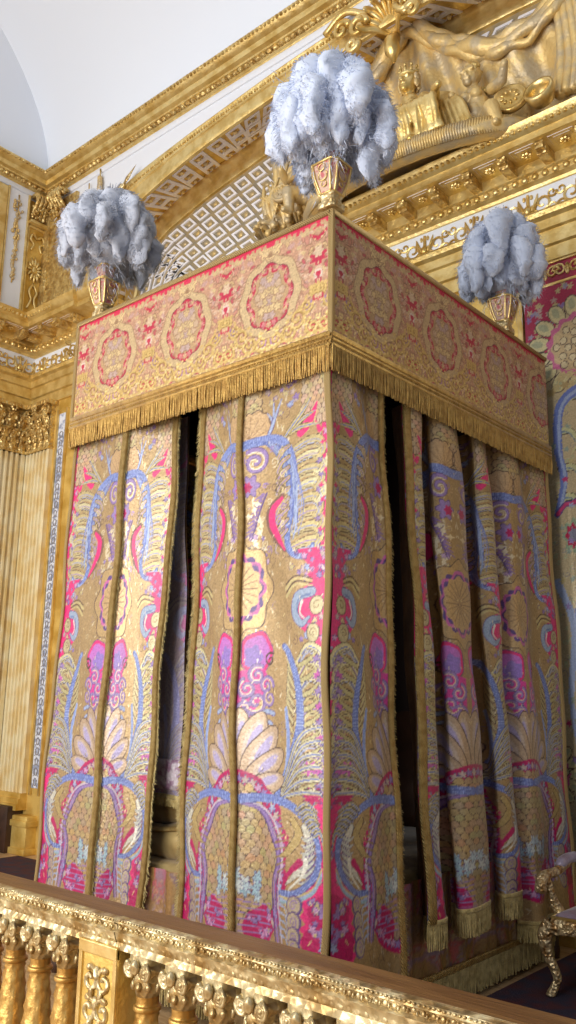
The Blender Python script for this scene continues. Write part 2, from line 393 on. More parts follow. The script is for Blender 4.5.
    C.stroke(L(z1, [(382, 428), (357, 462), (356, 508), (376, 556), (400, 604)]), .012, .005, PINK, 0, .013)
    C.scroll(*z1(375, 395), .03, 1.3, 0, .0035, DKO, .2, 1)
    for k in range(11): C.ell(*z1(258 + rnd.uniform(0, 60), 430 + k * 20), .011, .024, SILV, rnd.uniform(0, 2), 1., .3, 4)  # bright silvery highlights painted in beside the seam
    flecks(12, z1, 262, 330, 540, 640, [LILAC, CREAM, (190, 160, 190)], .011)
    # --- shell cartouche
    cx, cy = z2(236, 120)
    C.ell(cx, cy, .205, .24, DKO, 0, 0, .08, 8); C.ell(cx, cy, .199, .234, (188, 158, 110), 0, .8, .08, 8)
    C.ell(cx, cy, .160, .178, PURP, 0, 0, .06, 13); C.ell(cx, cy, .155, .172, (196, 100, 160), 0, 0, .09, 9); C.ell(cx, cy, .140, .154, PURP, 0, 0, .09, 9); C.ell(cx, cy, .136, .150, (194, 162, 114), 0, .5, .05, 13)
    for k in range(11):
        th = -1.5 + k * .3; C.stroke([(cx + .02 * math.cos(th), cy + .02 * math.sin(th)), (cx + .12 * math.cos(th), cy + .13 * math.sin(th))], .0025, .003, (146, 116, 80))
    C.poly(L(z2, [(430, 0), (540, 0), (540, 330), (508, 330), (480, 285), (440, 250), (428, 200), (440, 150), (490, 120), (480, 60), (450, 25)]), PINK)
    flecks(30, z2, 425, 535, 5, 110, FL, .013); flecks(12, z2, 440, 530, 230, 330, FL, .012)
    for k in range(4): C.stroke(L(z2, [(405, 160 - k * 14), (440, 122 - k * 10), (490, 130 - k * 8)]), .009 if k % 2 == 0 else .004, .003, CREAM if k % 2 == 0 else DKO, .4)
    C.stroke(L(z2, [(490, 150), (448, 165), (436, 215), (460, 250), (486, 232)]), .025, .009, PURP, 0, .009); C.stroke(L(z2, [(490, 150), (448, 165), (436, 215), (460, 250), (486, 232)]), .021, .006, (150, 166, 190), 0, .009)
    C.stroke(L(z2, [(486, 158), (452, 172), (444, 214)]), .006, .003, (100, 120, 166)); C.stroke(L(z2, [(462, 180), (455, 215), (472, 236)]), .008, .003, (216, 216, 206))
    for x, y in ((506, 195), (498, 282)):
        C.ell(*z2(x, y), .040, .046, DKO); C.ell(*z2(x, y), .035, .041, (190, 176, 136), 0, .4); C.scroll(*z2(x, y), .022, 1.2, 1, .003, OLIVE)
    # --- rising blue plumes
    for k in range(9):
        y = 650 - k * 30; leaf(L(z2, [(428, y), (408, y - 40), (402, y - 72)]), .010, (190, 176, 130), DKO)
    hooks(z2, [(438, 800 - k * 52, 92 - (k % 2) * 8, 52) for k in range(9)], .027, 8, LILAC)
    for k in range(9): leaf(L(z2, [(440, 812 - k * 52), (482, 792 - k * 52), (514, 762 - k * 52)]), .014, (182, 172, 124), DKO)
    for k in range(9): x, y = z2(508, 790 - k * 52); C.ell(x, y, .026, .014, PURP, .5, 0, .4, 6); C.ell(x, y, .022, .011, (196, 90, 170) if k % 2 else LILAC, .5, 0, .4, 6)
    stem(z2, [(380, 840), (415, 730), (446, 620), (446, 520), (432, 430), (404, 350), (388, 325)], .027, .012)
    C.stroke(L(z2, [(404, 760), (412, 640), (402, 540)]), .016, .008, (134, 152, 206)); C.stroke(L(z2, [(400, 760), (406, 640), (398, 540)]), .003, .003, LBLUE)
    C.ell(*z3(490, 215), .056, .034, PURP, .2, 0, .35, 7); C.ell(*z3(490, 215), .05, .03, MAG, .2, 0, .35, 7); C.ell(*z3(480, 122), .038, .024, (196, 90, 170), .2, 0, .35, 7)
    for k in range(6): leaf(L(z3, [(392, 225 - k * 8), (450, 205 - k * 36), (505, 200 - k * 42), (520, 215 - k * 42)]), .014, (192, 184, 150), DKO, BLUE)
    C.ell(*z2(302, 346), .092, .104, PURP, 0, 0, .05, 5); C.ell(*z2(302, 346), .088, .10, PINK, 0, 0, .05, 5); C.ell(*z2(302, 346), .072, .082, (186, 110, 190), 0, 0, .05, 5)
    C.ell(*z2(292, 362), .046, .054, (144, 116, 190), 0, 0, .15, 5); C.scroll(*z2(342, 372), .034, 1.3, 1, .006, DKO)
    C.poly(L(z2, [(250, 410), (322, 402), (340, 440), (306, 520), (280, 590), (248, 600)]), (208, 60, 146))
    for x, y, r, a in ((302, 425, .05, 1), (276, 470, .05, 2), (330, 460, .045, 0), (300, 520, .06, 3), (270, 560, .05, 1), (340, 505, .04, 2), (262, 610, .05, 0)):
        C.scroll(*z2(x, y), r, 1.4, a, .011, PURP, 0); C.scroll(*z2(x, y), r, 1.4, a, .008, LILAC, 0); C.scroll(*z2(x, y), r * .8, 1.2, a, .003, (226, 200, 164), .4)
    C.scroll(*z2(330, 612), .085, 1.5, 1., .013, PURP, 0); C.scroll(*z2(330, 612), .085, 1.5, 1., .010, LBLUE, 0); C.scroll(*z3(300, 12), .056, 1.4, .5, .007, BLUE, 0)
    # --- palmette of petals above the node
    ox, oy = z3(246, 238)
    for ang, ln in ((1.5, .36), (1.2, .37), (.92, .36), (.62, .33), (.3, .29), (.02, .24)):
        px, py = ox + math.cos(ang) * ln * .6, oy + math.sin(ang) * ln * .70
        C.ell(px, py, ln * .43, ln * .185, DKO, ang, .1); C.ell(px, py, ln * .415, ln * .168, (186, 160, 132), ang, .5); C.ell(px + .012, py + .016, ln * .27, ln * .10, (196, 176, 158), ang, .4); C.ell(px + .02, py + .02, ln * .2, ln * .065, (176, 164, 200), ang, .2)
        C.stroke([(ox, oy), (px, py)], .003, .002, DKO)
    C.ell(ox, oy + .02, .08, .08, SILV, 0, .8, .2, 6); C.ell(ox, oy + .01, .05, .05, LILAC, 0, .1, .2, 6)
    # --- lower arc, leaves, pineapple
    C.poly(L(z3, [(240, 255), (300, 270), (352, 330), (372, 430), (356, 560), (352, 720), (240, 740)]), (176, 142, 150))
    C.poly(L(z3, [(246, 262), (292, 272), (340, 345), (350, 420), (330, 400), (300, 345), (262, 322)]), MAG)
    flecks(16, z3, 262, 345, 285, 410, [(200, 180, 196), LILAC, LBLUE], .013)
    pcx, pcy = z3(255, 460)
    C.poly([(0, pcy + .40)] + [(.36 * math.sin(q * PI / 20) * (1 + .05 * math.cos(q * 4)), pcy + .40 * math.cos(q * PI / 20)) for q in range(21)], MAG)
    for q in range(26): th = q * PI / 26; C.ell(.325 * math.sin(th), pcy + .36 * math.cos(th), .022, .018, PURP, th, 0, .35, 5); C.ell(.325 * math.sin(th), pcy + .36 * math.cos(th), .018, .014, rnd.choice(FL), th, 0, .35, 5)
    scales(-.03, .32, pcy - .34, pcy + .33, lambda x, y: (x / .28) ** 2 + ((y - pcy) / .32) ** 2 < 1, (184, 160, 116), DKO, .032)
    flecks(12, z3, 245, 305, 500, 590, [(180, 200, 206), (160, 190, 200), (206, 214, 210)], .022)
    C.poly(L(z3, [(280, 640), (330, 600), (352, 640), (350, 720), (270, 740), (262, 690)]), MAG); flecks(12, z3, 280, 345, 620, 715, [(210, 150, 190), LILAC, CREAM], .014)
    for off, col, w in ((0, PURP, .005), (10, LILAC, .009), (20, (112, 84, 144), .004), (30, (190, 176, 190), .006)):
        C.stroke(L(z3, [(252 + off, 258 - off * .4), (320 + off, 282), (362 + off, 360), (388 + off * .6, 440), (366 + off, 520), (362 + off, 620), (372 + off, 720)]), w, w, col)
    for k in range(9): C.stroke(L(z3, [(384 + 6 * math.sin(k), 290 + k * 24), (420, 284 + k * 22)]), .005, .002, (150, 124, 84), .5)
    leaf(L(z3, [(465, 320), (482, 390), (452, 470), (420, 520)]), .026, (204, 200, 184), DKO); leaf(L(z3, [(430, 300), (448, 350), (420, 410), (395, 430)]), .026, (178, 154, 100), DKO)
    for k in range(8): leaf(L(z3, [(492, 350 + k * 20), (472, 365 + k * 23), (456, 356 + k * 25)]), .009, (190, 192, 180), PURP)
    C.stroke(L(z3, [(455, 440), (430, 475), (412, 520)]), .018, .004, MAG); C.stroke(L(z3, [(472, 430), (464, 480), (430, 535)]), .012, .003, (222, 220, 206), .6)
    stem(z3, [(245, 246), (300, 238), (370, 236), (432, 258), (484, 318), (506, 392), (496, 474), (452, 540), (400, 552)], .019, .010)
    for k in range(7): leaf(L(z3, [(440 + k * 9, 262 + k * 14), (470 + k * 7, 240 + k * 16), (506 + k * 3, 262 + k * 22)]), .012, (186, 176, 130), DKO, BLUE)
    for k in range(3): C.stroke(L(z3, [(400, 562 + k * 9), (440, 562 + k * 8), (490, 522 + k * 8), (514, 450 + k * 12)]), .005, .004, rnd.choice([(140, 172, 186), LBLUE, CREAM]))
    C.poly(L(z3, [(520, 530), (540, 530), (540, 760), (478, 760), (470, 690), (492, 640), (480, 590), (506, 545)]), MAG); flecks(16, z3, 482, 535, 550, 745, FL, .015)
    for y in (585, 640, 690, 730): C.ell(*z3(448, y), .042, .042, PURP); C.ell(*z3(446, y), .035, .035, (186, 170, 142), 0, .4); C.scroll(*z3(446, y), .022, 1.3, y, .003, LILAC)
    for k in range(6): C.stroke(L(z3, [(250, 600 + k * 22), (300, 610 + k * 20), (350, 600 + k * 24)]), .003, .002, LILAC)
    for k in range(5): C.stroke(L(z3, [(395, 590 + k * 26), (420, 600 + k * 26), (428, 628 + k * 26)]), .006, .002, LBLUE)
    for k in range(120):     # last painted glints on bright gold and silver thread
        x = rnd.uniform(0, HALF); y = rnd.uniform(0, 2.9); C.stroke([(x, y), (x + rnd.uniform(-.012, .012), y + rnd.uniform(-.02, .02))], .003, .001, rnd.choice([SILV, (226, 206, 150)]), 1.)
    nz = RNG.random((C.H // 3 + 2, C.W // 3 + 2)); nz = np.kron(nz, np.ones((3, 3)))[:C.H, :C.W]; C.c[..., :3] *= (.92 + .15 * nz)[..., None]
    return C, Z0
BRO, BROZ = paint_brocade()
def brocade(d, z, k=1.0):
    """Colour of the hangings: strips 2*HALF wide, mirrored on their middle."""
    u = np.abs((np.asarray(d) + HALF * k) % (2 * HALF * k) - HALF * k) / k
    return BRO.sample(u, np.asarray(z) - BROZ)

VH = .325
def paint_valance():
    C = Canvas(VH, .70, .003, (188, 144, 116), .5); rnd = random.Random(5)
    G = (204, 174, 108); RED = (184, 34, 68); CR = (200, 174, 128); DK = (150, 116, 84)
    for k in range(150):
        C.scroll(rnd.uniform(0, VH), rnd.uniform(0, .68), rnd.uniform(.008, .022), rnd.uniform(.7, 1.4), rnd.uniform(0, 6), .002, rnd.choice([(216, 190, 150), (164, 128, 100), (206, 164, 132)]), .6, rnd.choice([1, -1]))
    for k in range(70):
        C.ell(rnd.uniform(0, VH), rnd.uniform(.05, .66), .012, .016, rnd.choice([CR, (206, 176, 150), (188, 150, 140)]), rnd.uniform(0, 3), .5, .35, 5)
    for k in range(90):
        x, y, a = rnd.uniform(0, VH), rnd.uniform(.02, .62), rnd.uniform(0, 3); q = rnd.uniform(.014, .03)
        C.ell(x, y, q + .004, q * .45 + .004, (140, 104, 76), a); C.ell(x, y, q, q * .45, rnd.choice([(202, 170, 124), (196, 150, 120), (192, 134, 116), (200, 160, 136), (184, 84, 92)]), a, .6)
    C.ell(0, .325, .215, .235, DK, 0, 0, .03, 8); C.ell(0, .325, .209, .228, (198, 172, 130), 0, .7, .03, 8)
    C.ell(0, .325, .160, .188, (110, 44, 56), 0, 0, .05, 8); C.ell(0, .325, .155, .182, (178, 26, 62), 0, 0, .05, 8)
    for k in range(24):
        th = k * PI / 12; C.ell(.138 * math.cos(th), .325 + .158 * math.sin(th), .015, .012, rnd.choice([(206, 130, 130), (196, 160, 130), (190, 150, 140)]), th, 0, .3, 5)
    C.ell(0, .325, .124, .144, (184, 152, 112), 0, .5, .09, 7)
    for k in range(70):
        th = rnd.uniform(0, 2 * PI); C.ell(.142 * math.cos(th), .325 + .164 * math.sin(th), rnd.uniform(.006, .013), rnd.uniform(.006, .012), rnd.choice([(184, 152, 112), CR, (164, 120, 96), (190, 110, 110)]), th, .4, .4, 5)
    for k in range(26):
        a = k * 2.4; r = .019 * math.sqrt(k)
        C.ell(r * math.cos(a), .325 + 1.25 * r * math.sin(a), .026, .026, DK, a, 0, .15, 5); C.ell(r * math.cos(a), .325 + 1.25 * r * math.sin(a), .021, .021, rnd.choice([CR, (208, 182, 134), (192, 164, 136), (184, 158, 150)]), a, .6, .2, 5)
    for sg in (1,):
        C.ell(0, .60, .08, .07, DK, 0, 0, .12, 9); C.ell(0, .60, .073, .063, (218, 190, 140), 0, .6, .12, 9)
        for k in range(5): C.stroke([(0, .55), (.07 * math.cos(.2 + k * .35), .55 + .1 * math.sin(.2 + k * .35))], .003, .002, DK)
    for k in range(5):
        C.stroke([(VH - .012 * k, .535 + .008 * k), (VH - .012 * k - .008, .56 + .006 * k)], .007, .003, RED)
    C.ell(VH, .44, .05, .036, RED, 0, 0, .25, 7); C.ell(VH, .47, .03, .03, (206, 180, 150), 0, .3, .2, 6)
    C.ell(VH, .35, .028, .026, (214, 196, 180), 0, 0, .1, 6); C.ell(VH, .35, .018, .016, RED)
    C.ell(VH, .25, .036, .05, RED, 0, 0, .2, 5); C.ell(VH, .25, .024, .036, (208, 176, 140), 0, .4, .2, 5)
    C.ell(VH - .06, .19, .032, .026, (150, 116, 160), 0, 0, .25, 6); C.ell(.03, .06, .03, .024, (176, 130, 170), 0, 0, .25, 6); C.ell(VH - .02, .07, .05, .03, RED, 0, 0, .25, 6)
    for x, y, r, a, s in ((.05, .075, .05, 3, 1), (.13, .09, .05, 0, -1), (.19, .15, .055, 4, 1), (.25, .2, .04, 0, -1), (.29, .08, .045, 2, 1), (.305, .27, .03, 4, -1)):
        C.scroll(x, y - .004, r, 1.5, a, .011, (150, 112, 50), .4, s); C.scroll(x, y, r, 1.5, a, .008, G, 1., s)
        for q in range(4): C.ell(x + r * 1.1 * math.cos(q * 1.6 + a), y + r * 1.1 * math.sin(q * 1.6 + a), .014, .009, G, q, 1., .3, 4)
    C.stroke([(0, .03), (.1, .045), (.2, .03), (VH, .045)], .008, .008, G, 1.)
    for k in range(70): C.ell(rnd.uniform(0, VH), rnd.uniform(.0, .2) ** 1.2, .007, .005, (228, 204, 140), 0, 1.)  # small cream-gold glints painted over the lower scrolls
    for k in range(60): C.stroke([(rnd.uniform(0, VH), rnd.uniform(.1, .62))] * 2, .004, .004, rnd.choice([(170, 70, 80), (150, 110, 90), (214, 190, 150)]))
    nz = np.kron(RNG.random((C.H // 3 + 2, C.W // 3 + 2)), np.ones((3, 3)))[:C.H, :C.W]; C.c[..., :3] *= (.9 + .18 * nz)[..., None]
    C.poly([(0, .71), (0, .612), (.05, .606), (.1, .618), (.17, .60), (.24, .614), (.29, .598), (VH, .606), (VH, .71)], (200, 36, 76))
    for k in range(26): C.ell(rnd.uniform(0, VH), rnd.uniform(.585, .625), .014, .010, rnd.choice([(186, 158, 118), CR]), rnd.uniform(0, 3), .3, .3, 5)
    return C
VAL = paint_valance()
def valance_colour(d, z): return VAL.sample(np.abs((np.asarray(d) + VH) % (2 * VH) - VH), np.asarray(z))

def cloth(name, pos, us, vs, colour, m, parent):
    """Woven cloth: pos(u, v) -> xyz arrays over the grid us x vs; colour -> rgba per vertex."""
    U, V = np.meshgrid(us, vs); P = pos(U, V); nu, nv = len(us), len(vs)
    co = np.stack(P, -1).reshape(-1, 3)
    idx = np.arange(nu * nv).reshape(nv, nu)
    q = np.stack([idx[:-1, :-1], idx[:-1, 1:], idx[1:, 1:], idx[1:, :-1]], -1).reshape(-1, 4)
    me = bpy.data.meshes.new(name); me.vertices.add(len(co)); me.vertices.foreach_set('co', co.astype(np.float32).ravel())
    me.loops.add(q.size); me.loops.foreach_set('vertex_index', q.astype(np.int32).ravel())
    me.polygons.add(len(q)); me.polygons.foreach_set('loop_start', np.arange(0, q.size, 4, dtype=np.int32))
    me.polygons.foreach_set('use_smooth', np.ones(len(q), bool)); me.update(calc_edges=True)
    a = me.attributes.new('weave', 'FLOAT_COLOR', 'POINT'); a.data.foreach_set('color', colour(U, V).astype(np.float32).reshape(-1))
    me.materials.append(m); o = bpy.data.objects.new(name, me); COL.objects.link(o)
    if parent: o.parent = parent
    return o
# ------------------------------------------------------------------ measures
AX_B = -1.057
BW, BL, ZT, ZV, ZF = 2.113, 2.447, 3.905, 3.238, 3.046       # bed width, length, tester top, valance foot, fringe foot
FY, RY, LX = 2.10, 2.65, -6.05                               # front plane of the wall, back of the alcove, left wall
AX = -1.057                                                  # middle of the alcove
def resample(path, step):
    P = [np.array(p, float) for p in path]; out = [P[0]]; carry = 0.
    for a, b in zip(P[:-1], P[1:]):
        L = np.linalg.norm(b - a)
        if L < 1e-9: continue
        t = step - carry
        while t <= L: out.append(a + (b - a) * t / L); t += step
        carry = L - (t - step)
    return out
def fringe_mb(path, length, step=.009, r=.0055, jit=.006, d=(0, 0, -1), lean=.004):
    mb = MB(); d = np.array(d, float)
    for p in resample(path, step):
        l = length * random.uniform(.97, 1.02); rr = r * random.uniform(.8, 1.15)
        e = p + d * l + np.array([random.uniform(-jit, jit), random.uniform(-jit, jit), random.uniform(-jit, jit)])
        m = p + d * l * .5 + np.array([random.uniform(-lean, lean), random.uniform(-lean, lean), 0])
        mb.tube([p, m, e], [rr, rr * 1.1, rr * .7], 4, False)
    return mb
def band_mb(path, w, t, up=(0, 0, 1)):
    """A flat woven band following the path (w across, t thick)."""
    mb = MB(); P = [Vector(p) for p in path]; k = len(P); up = Vector(up); vs = []
    for i, p in enumerate(P):
        tn = (P[min(i + 1, k - 1)] - P[max(i - 1, 0)]).normalized(); a = up - tn * up.dot(tn)
        a.normalize(); b = tn.cross(a)
        for x, y in ((-.5, -.35), (-.3, -.5), (.3, -.5), (.5, -.35), (.5, .35), (.3, .5), (-.3, .5), (-.5, .35)): vs.append(p + a * (x * w) + b * (y * t))
    fs = [(i * 8 + j, i * 8 + (j + 1) % 8, i * 8 + 8 + (j + 1) % 8, i * 8 + 8 + j) for i in range(k - 1) for j in range(8)]
    fs += [tuple(range(7, -1, -1)), tuple((k - 1) * 8 + j for j in range(8))]
    return mb.add(vs, fs)

# ------------------------------------------------------------------ the state bed
bed = thing('canopy_bed', 'tall state bed with square tester and medallion brocade valances above its curtains', 'bed', (0, 0, 0))
mb = MB(); mb.box(-BW + .03, -.03, .03, BL - .02, ZT - .10, ZT - .06); obj('tester_ceiling', mb, M['dark_lining'], bed, False)
mb = MB()
for a in ((-BW + .004, -.004, .004, .05), (-BW + .004, -.004, BL - .05, BL - .004), (-BW + .004, -BW + .05, .004, BL - .004), (-.05, -.004, .004, BL - .004)):
    mb.box(a[0], a[1], a[2], a[3], ZT - .06, ZT - .006)
obj('tester_frame', mb, M['dark_wood'], bed, False)
for x in (-BW + .10, -.10):
    for y in (.10, BL - .10):
        mb = MB(); mb.lathe([(.035, 0), (.04, .05), (.035, .1), (.028, .3), (.028, 2.4), (.034, 2.5), (.028, 2.6), (.028, ZT - .1)], (x, y, 0), 12)
        obj('bed_post', mb, M['dark_wood'], bed)
mb = MB(); mb.box(-BW + .16, -.16, .16, BL - .08, .10, .40, .01); obj('bed_base', mb, M['dark_wood'], bed)
mb = MB(); mb.box(-BW + .17, -.17, .17, BL - .09, .40, .66, .05); obj('mattress', mb, M['satin'], bed)
zs = np.arange(0, ZV and (ZT - ZV) + .001, .006)
def valance(nm, p0, p1, d0, out):
    p0 = np.array(p0); p1 = np.array(p1); L = np.linalg.norm(p1 - p0); tn = (p1 - p0) / L; out = np.array(out)
    us = np.linspace(0, L, int(L / .006))
    def pos(U, V):
        w = .006 * np.sin(U * 5) * (1 - V / .67)
        X = p0[0] + tn[0] * U + out[0] * w; Y = p0[1] + tn[1] * U + out[1] * w
        return X, Y, ZV + V
    v = cloth(nm, pos, us, zs, lambda U, V: valance_colour(U + d0, V), M['valance_brocade'], bed)
    mbl = MB(); q0 = p0 - out * .02; q1 = p1 - out * .02
    mbl.add([(q0[0], q0[1], ZV), (q1[0], q1[1], ZV), (q1[0], q1[1], ZT - .01), (q0[0], q0[1], ZT - .01)], [(0, 1, 2, 3)]); obj('lining', mbl, M['dark_lining'], v, False)
    o3 = np.array([out[0], out[1], 0])
    A = np.array([p0[0], p0[1], 0]); B = np.array([p1[0], p1[1], 0])
    obj('top_braid', band_mb([A + o3 * .004 + [0, 0, ZT - .01], B + o3 * .004 + [0, 0, ZT - .01]], .028, .02), M['braid_cord'], v)
    # netted fringe head
    mb = MB(); zt = ZV + .002
    for z, w in ((zt, .024), (zt - .028, .010), (zt - .056, .014)):
        b_ = band_mb([A + o3 * .008 + [0, 0, z], B + o3 * .008 + [0, 0, z]], w, .016); mb.add(b_.v, b_.f)
    for p in resample([A + o3 * .008, B + o3 * .008], .02):
        for s_ in (-1, 1):
            q = p + np.array([tn[0], tn[1], 0]) * (.02 * s_)
            mb.tube([(p[0], p[1], zt), (q[0], q[1], zt - .056)], .0035, 4, False)
    b_ = band_mb([A + o3 * .002 + [0, 0, zt - .03], B + o3 * .002 + [0, 0, zt - .03]], .06, .006); mb.add(b_.v, b_.f)
    obj('fringe_heading', mb, M['fringe'], v)
    f = fringe_mb([A + o3 * .010 + [0, 0, zt - .056], B + o3 * .010 + [0, 0, zt - .056]], ZV - ZF - .056, .0115, .0056, .003)
    b_ = MB(); b_.add([A + o3 * .004 + [0, 0, zt - .05], B + o3 * .004 + [0, 0, zt - .05], B + o3 * .004 + [0, 0, ZF + .02], A + o3 * .004 + [0, 0, ZF + .02]], [(0, 1, 2, 3)]); f.add(b_.v, b_.f)
    obj('fringe', f, M['fringe'], v)
    return v
valance('valance', (-BW, 0), (0, 0), .247, (0, -1))          # foot
valance('valance', (0, 0), (0, BL), -.40, (1, 0))                 # side towards the viewer
valance('valance', (-BW, BL), (-BW, 0), -.3, (-1, 0))
mb = MB(); mb.box(-.014, .014, -.014, .014, ZV - .0, ZT + .002, .006); obj('corner_braid', mb, M['braid_cord'], bed)
mb = MB(); mb.box(-BW - .012, -BW + .012, -.012, .012, ZV, ZT, .005); obj('corner_braid', mb, M['braid_cord'], bed)
# skirt of the bed, dark gold brocade with a fringe on the floor
def skirt(p0, p1, out):
    p0 = np.array(p0, float); p1 = np.array(p1, float); L = np.linalg.norm(p1 - p0); tn = (p1 - p0) / L; out = np.array(out, float)
    us = np.linspace(0, L, int(L / .012)); vs = np.linspace(.17, .64, 40)
    def pos(U, V):
        w = .012 * np.sin(U * 23) + .008 * np.sin(U * 51 + 1)
        return p0[0] + tn[0] * U + out[0] * w, p0[1] + tn[1] * U + out[1] * w, V
    def colr(U, V):
        c = brocade(U * 1.6, V * 2 + .5); c[..., :3] = c[..., :3] * .35 + np.array(lin(150, 106, 50)) * .65; return c
    v = cloth('bed_skirt', pos, us, vs, colr, M['brocade'], bed)
    o3 = np.array([out[0], out[1], 0]); A = np.array([p0[0], p0[1], .18]); B = np.array([p1[0], p1[1], .18])
    obj('skirt_braid', band_mb([A + o3 * .02, B + o3 * .02], .03, .02), M['braid'], v)
    obj('skirt_fringe', fringe_mb([A + o3 * .02, B + o3 * .02], .155, .010, .0065), M['fringe_pale'], v)
skirt((-BW + .12, .12), (-.10, .12), (0, -1)); skirt((-.10, .12), (-.10, BL - .06), (1, 0)); skirt((-BW + .12, BL - .06), (-BW + .12, .12), (-1, 0))

# ------------------------------------------------------------------ curtains
def curtain(name_label, ctrl_top, ctrl_bot, z0, z1, group, braids=(), bottom_fringe=0., edge_fringe=(), lining=True, step=.006, dshift=0., wob=.006, tapeband=()):
    """ctrl: list of (x, y, d) across the cloth at top and at hem; d is the place in the woven pattern."""
    root = thing('bed_curtain', name_label, 'curtain', (0, 0, 0), group)
    T = np.array(catmull(ctrl_top, 12)); B = np.array(catmull(ctrl_bot, 12))
    d = T[:, 2]; L = np.abs(np.diff(d)).sum(); arc = np.concatenate([[0], np.cumsum(np.maximum(np.abs(np.diff(d)), np.hypot(np.diff(T[:, 0]), np.diff(T[:, 1]))))])
    S = arc[-1]; us = np.linspace(0, S, int(S / step)); vs = np.arange(z0, z1 + .001, .0065)
    def pos(U, V):
        t = (V - z0) / (z1 - z0)
        xt = np.interp(U, arc, T[:, 0]); yt = np.interp(U, arc, T[:, 1]); xb = np.interp(U, arc, B[:, 0]); yb = np.interp(U, arc, B[:, 1])
        w = wob * np.sin(V * 4.1 + U * 9) + wob * .6 * np.sin(V * 9.3 + U * 17 + 1.3)
        return xb + (xt - xb) * t + w, yb + (yt - yb) * t + w * .8, V
    cl = cloth('cloth', pos, us, vs, lambda U, V: brocade(np.interp(U, arc, d) + dshift, V), M['brocade'], root)
    def line(u, n=26, off=(0, 0)):
        out = []
        for z in np.linspace(z0, z1, n):
            x, y, _ = pos(np.array(u), np.array(z)); out.append((float(x) + off[0], float(y) + off[1], z))
        return out
    for (f, w, t, off, m) in braids:
        obj('braid', band_mb(line(f * S, 40, off), w, t, up=(off[1] * -60 + .2 * abs(off[0] * 60), off[0] * 60, 0) if (off[0] or off[1]) else (1, 1, 0)), M[m], root)
    for (f, dirv, ln) in edge_fringe:
        obj('edge_fringe', fringe_mb(line(f * S, 60), ln, .0045, .0026, .007, d=dirv), M['fringe_pale'], root)
    if bottom_fringe > 0:
        path = []
        for u in np.linspace(0, S, int(S / .01)):
            x, y, _ = pos(np.array(u), np.array(z0)); path.append((float(x), float(y), z0))
        obj('hem_fringe', fringe_mb(path, bottom_fringe, .0065, .005, .005), M['fringe_pale'], root)
        mbh = MB(); q = [np.array(p) for p in path]; mbh = band_mb([p + np.array([0, 0, .004]) for p in q], .022, .014); obj('hem_braid', mbh, M['fringe_pale'], root)
    if lining:
        mbl = MB(); nrm_sign = 1
        us2 = np.linspace(0, S, 60); vs2 = np.linspace(z0, z1, 20)
        def fn(a, b):
            u = a * S; z = z0 + b * (z1 - z0); x, y, _ = pos(np.array(u), np.array(z)); x2, y2, _ = pos(np.array(min(u + .01, S)), np.array(z)); x1, y1, _ = pos(np.array(max(u - .01, 0)), np.array(z))
            tx, ty = float(x2 - x1), float(y2 - y1); l = math.hypot(tx, ty) + 1e-9
            return (float(x) - ty / l * .012, float(y) + tx / l * .012, z)
        mbl.grid(fn, 60, 20); obj('lining', mbl, M['lining'], root)
    return root
ZC1 = ZF + .10
M['hem_band'] = mat('hem_band_silk', (190, 178, 186), .45, .15, .4, 40, rgb2=(150, 116, 140), vscale=24, vlo=.45, vhi=.56)
mb = MB(); mb.box(-BW + .06, -.06, BL - .05, BL - .035, .40, ZT - .10); hc_ = obj('head_shade_sheet', mb, M['dark_lining'], bed, False)  # dark sheet added at the head so the curtain gaps read dark
mb = MB(); P_ = catmull([(-BW + .2, BL - .12, .66), (-BW + .2, BL - .12, 1.15), (-1.6, BL - .12, 1.32), (AX_B, BL - .12, 1.45), (-.5, BL - .12, 1.32), (-.2, BL - .12, 1.15), (-.2, BL - .12, .66)], 6); mb.prism([(p[0], p[2]) for p in P_], (1, 0, 0), (0, 0, 1), (0, BL - .10, 0), .04); obj('headboard', mb, M['dark_wood'], bed)
H = HALF
CG = 'brocade curtains of the state bed'
# foot, far half
curtain('wide brocade curtain left of the dark gap at the bed foot, seamed with gold braid', 
        [(-2.115, .06, -H), (-1.83, .045, -H / 2), (-1.565, .03, 0), (-1.40, .09, .33), (-1.225, .13, H)],
        [(-2.195, .03, -H), (-1.90, -.01, -H / 2), (-1.61, -.03, 0), (-1.46, .05, .31), (-1.335, .10, H)], .12, ZC1, None,
        braids=((.0, .026, .014, (0, -.006), 'braid_cord'), (.502, .042, .022, (0, -.012), 'braid'), (.995, .038, .02, (0, -.006), 'braid')),
        edge_fringe=((1., (1, -.1, -.8), .03), (.502, (1, -.2, -.9), .028)))
# foot, near half (its far edge gathered)
curtain('bright brocade curtain between the dark gap and the near corner cord of the bed foot',
        [(-.96, .09, -.54), (-.77, .045, -.28), (-.615, .03, 0), (-.44, .04, .16), (-.2, .03, .38), (-.018, .02, H)],
        [(-.985, .06, -.54), (-.75, .0, -.28), (-.522, -.045, 0), (-.38, .0, .16), (-.2, -.015, .38), (-.012, .0, H)], .12, ZC1, None,
        braids=((.005, .03, .016, (0, -.008), 'braid'), (.475, .032, .02, (0, -.012), 'braid'), (.998, .03, .018, (.002, -.008), 'braid_cord')),
        edge_fringe=((.0, (-1, -.1, -.8), .042), (.475, (-1, -.25, -.9), .028)))
# side, next to the near corner
curtain('shaded brocade curtain on the long side, next to the near corner cord',
        [(-.018, .022, -H), (-.03, .12, -.44), (-.025, .26, -.25), (-.045, .38, -.08), (-.03, .455, .0)],
        [(.004, .005, -H), (.02, .18, -.42), (.03, .33, -.22), (.01, .47, -.05), (.02, .53, .02)], .12, ZC1, None,
        braids=((.99, .028, .016, (.006, 0), 'braid'),), edge_fringe=((1., (.1, 1, -.8), .03),))
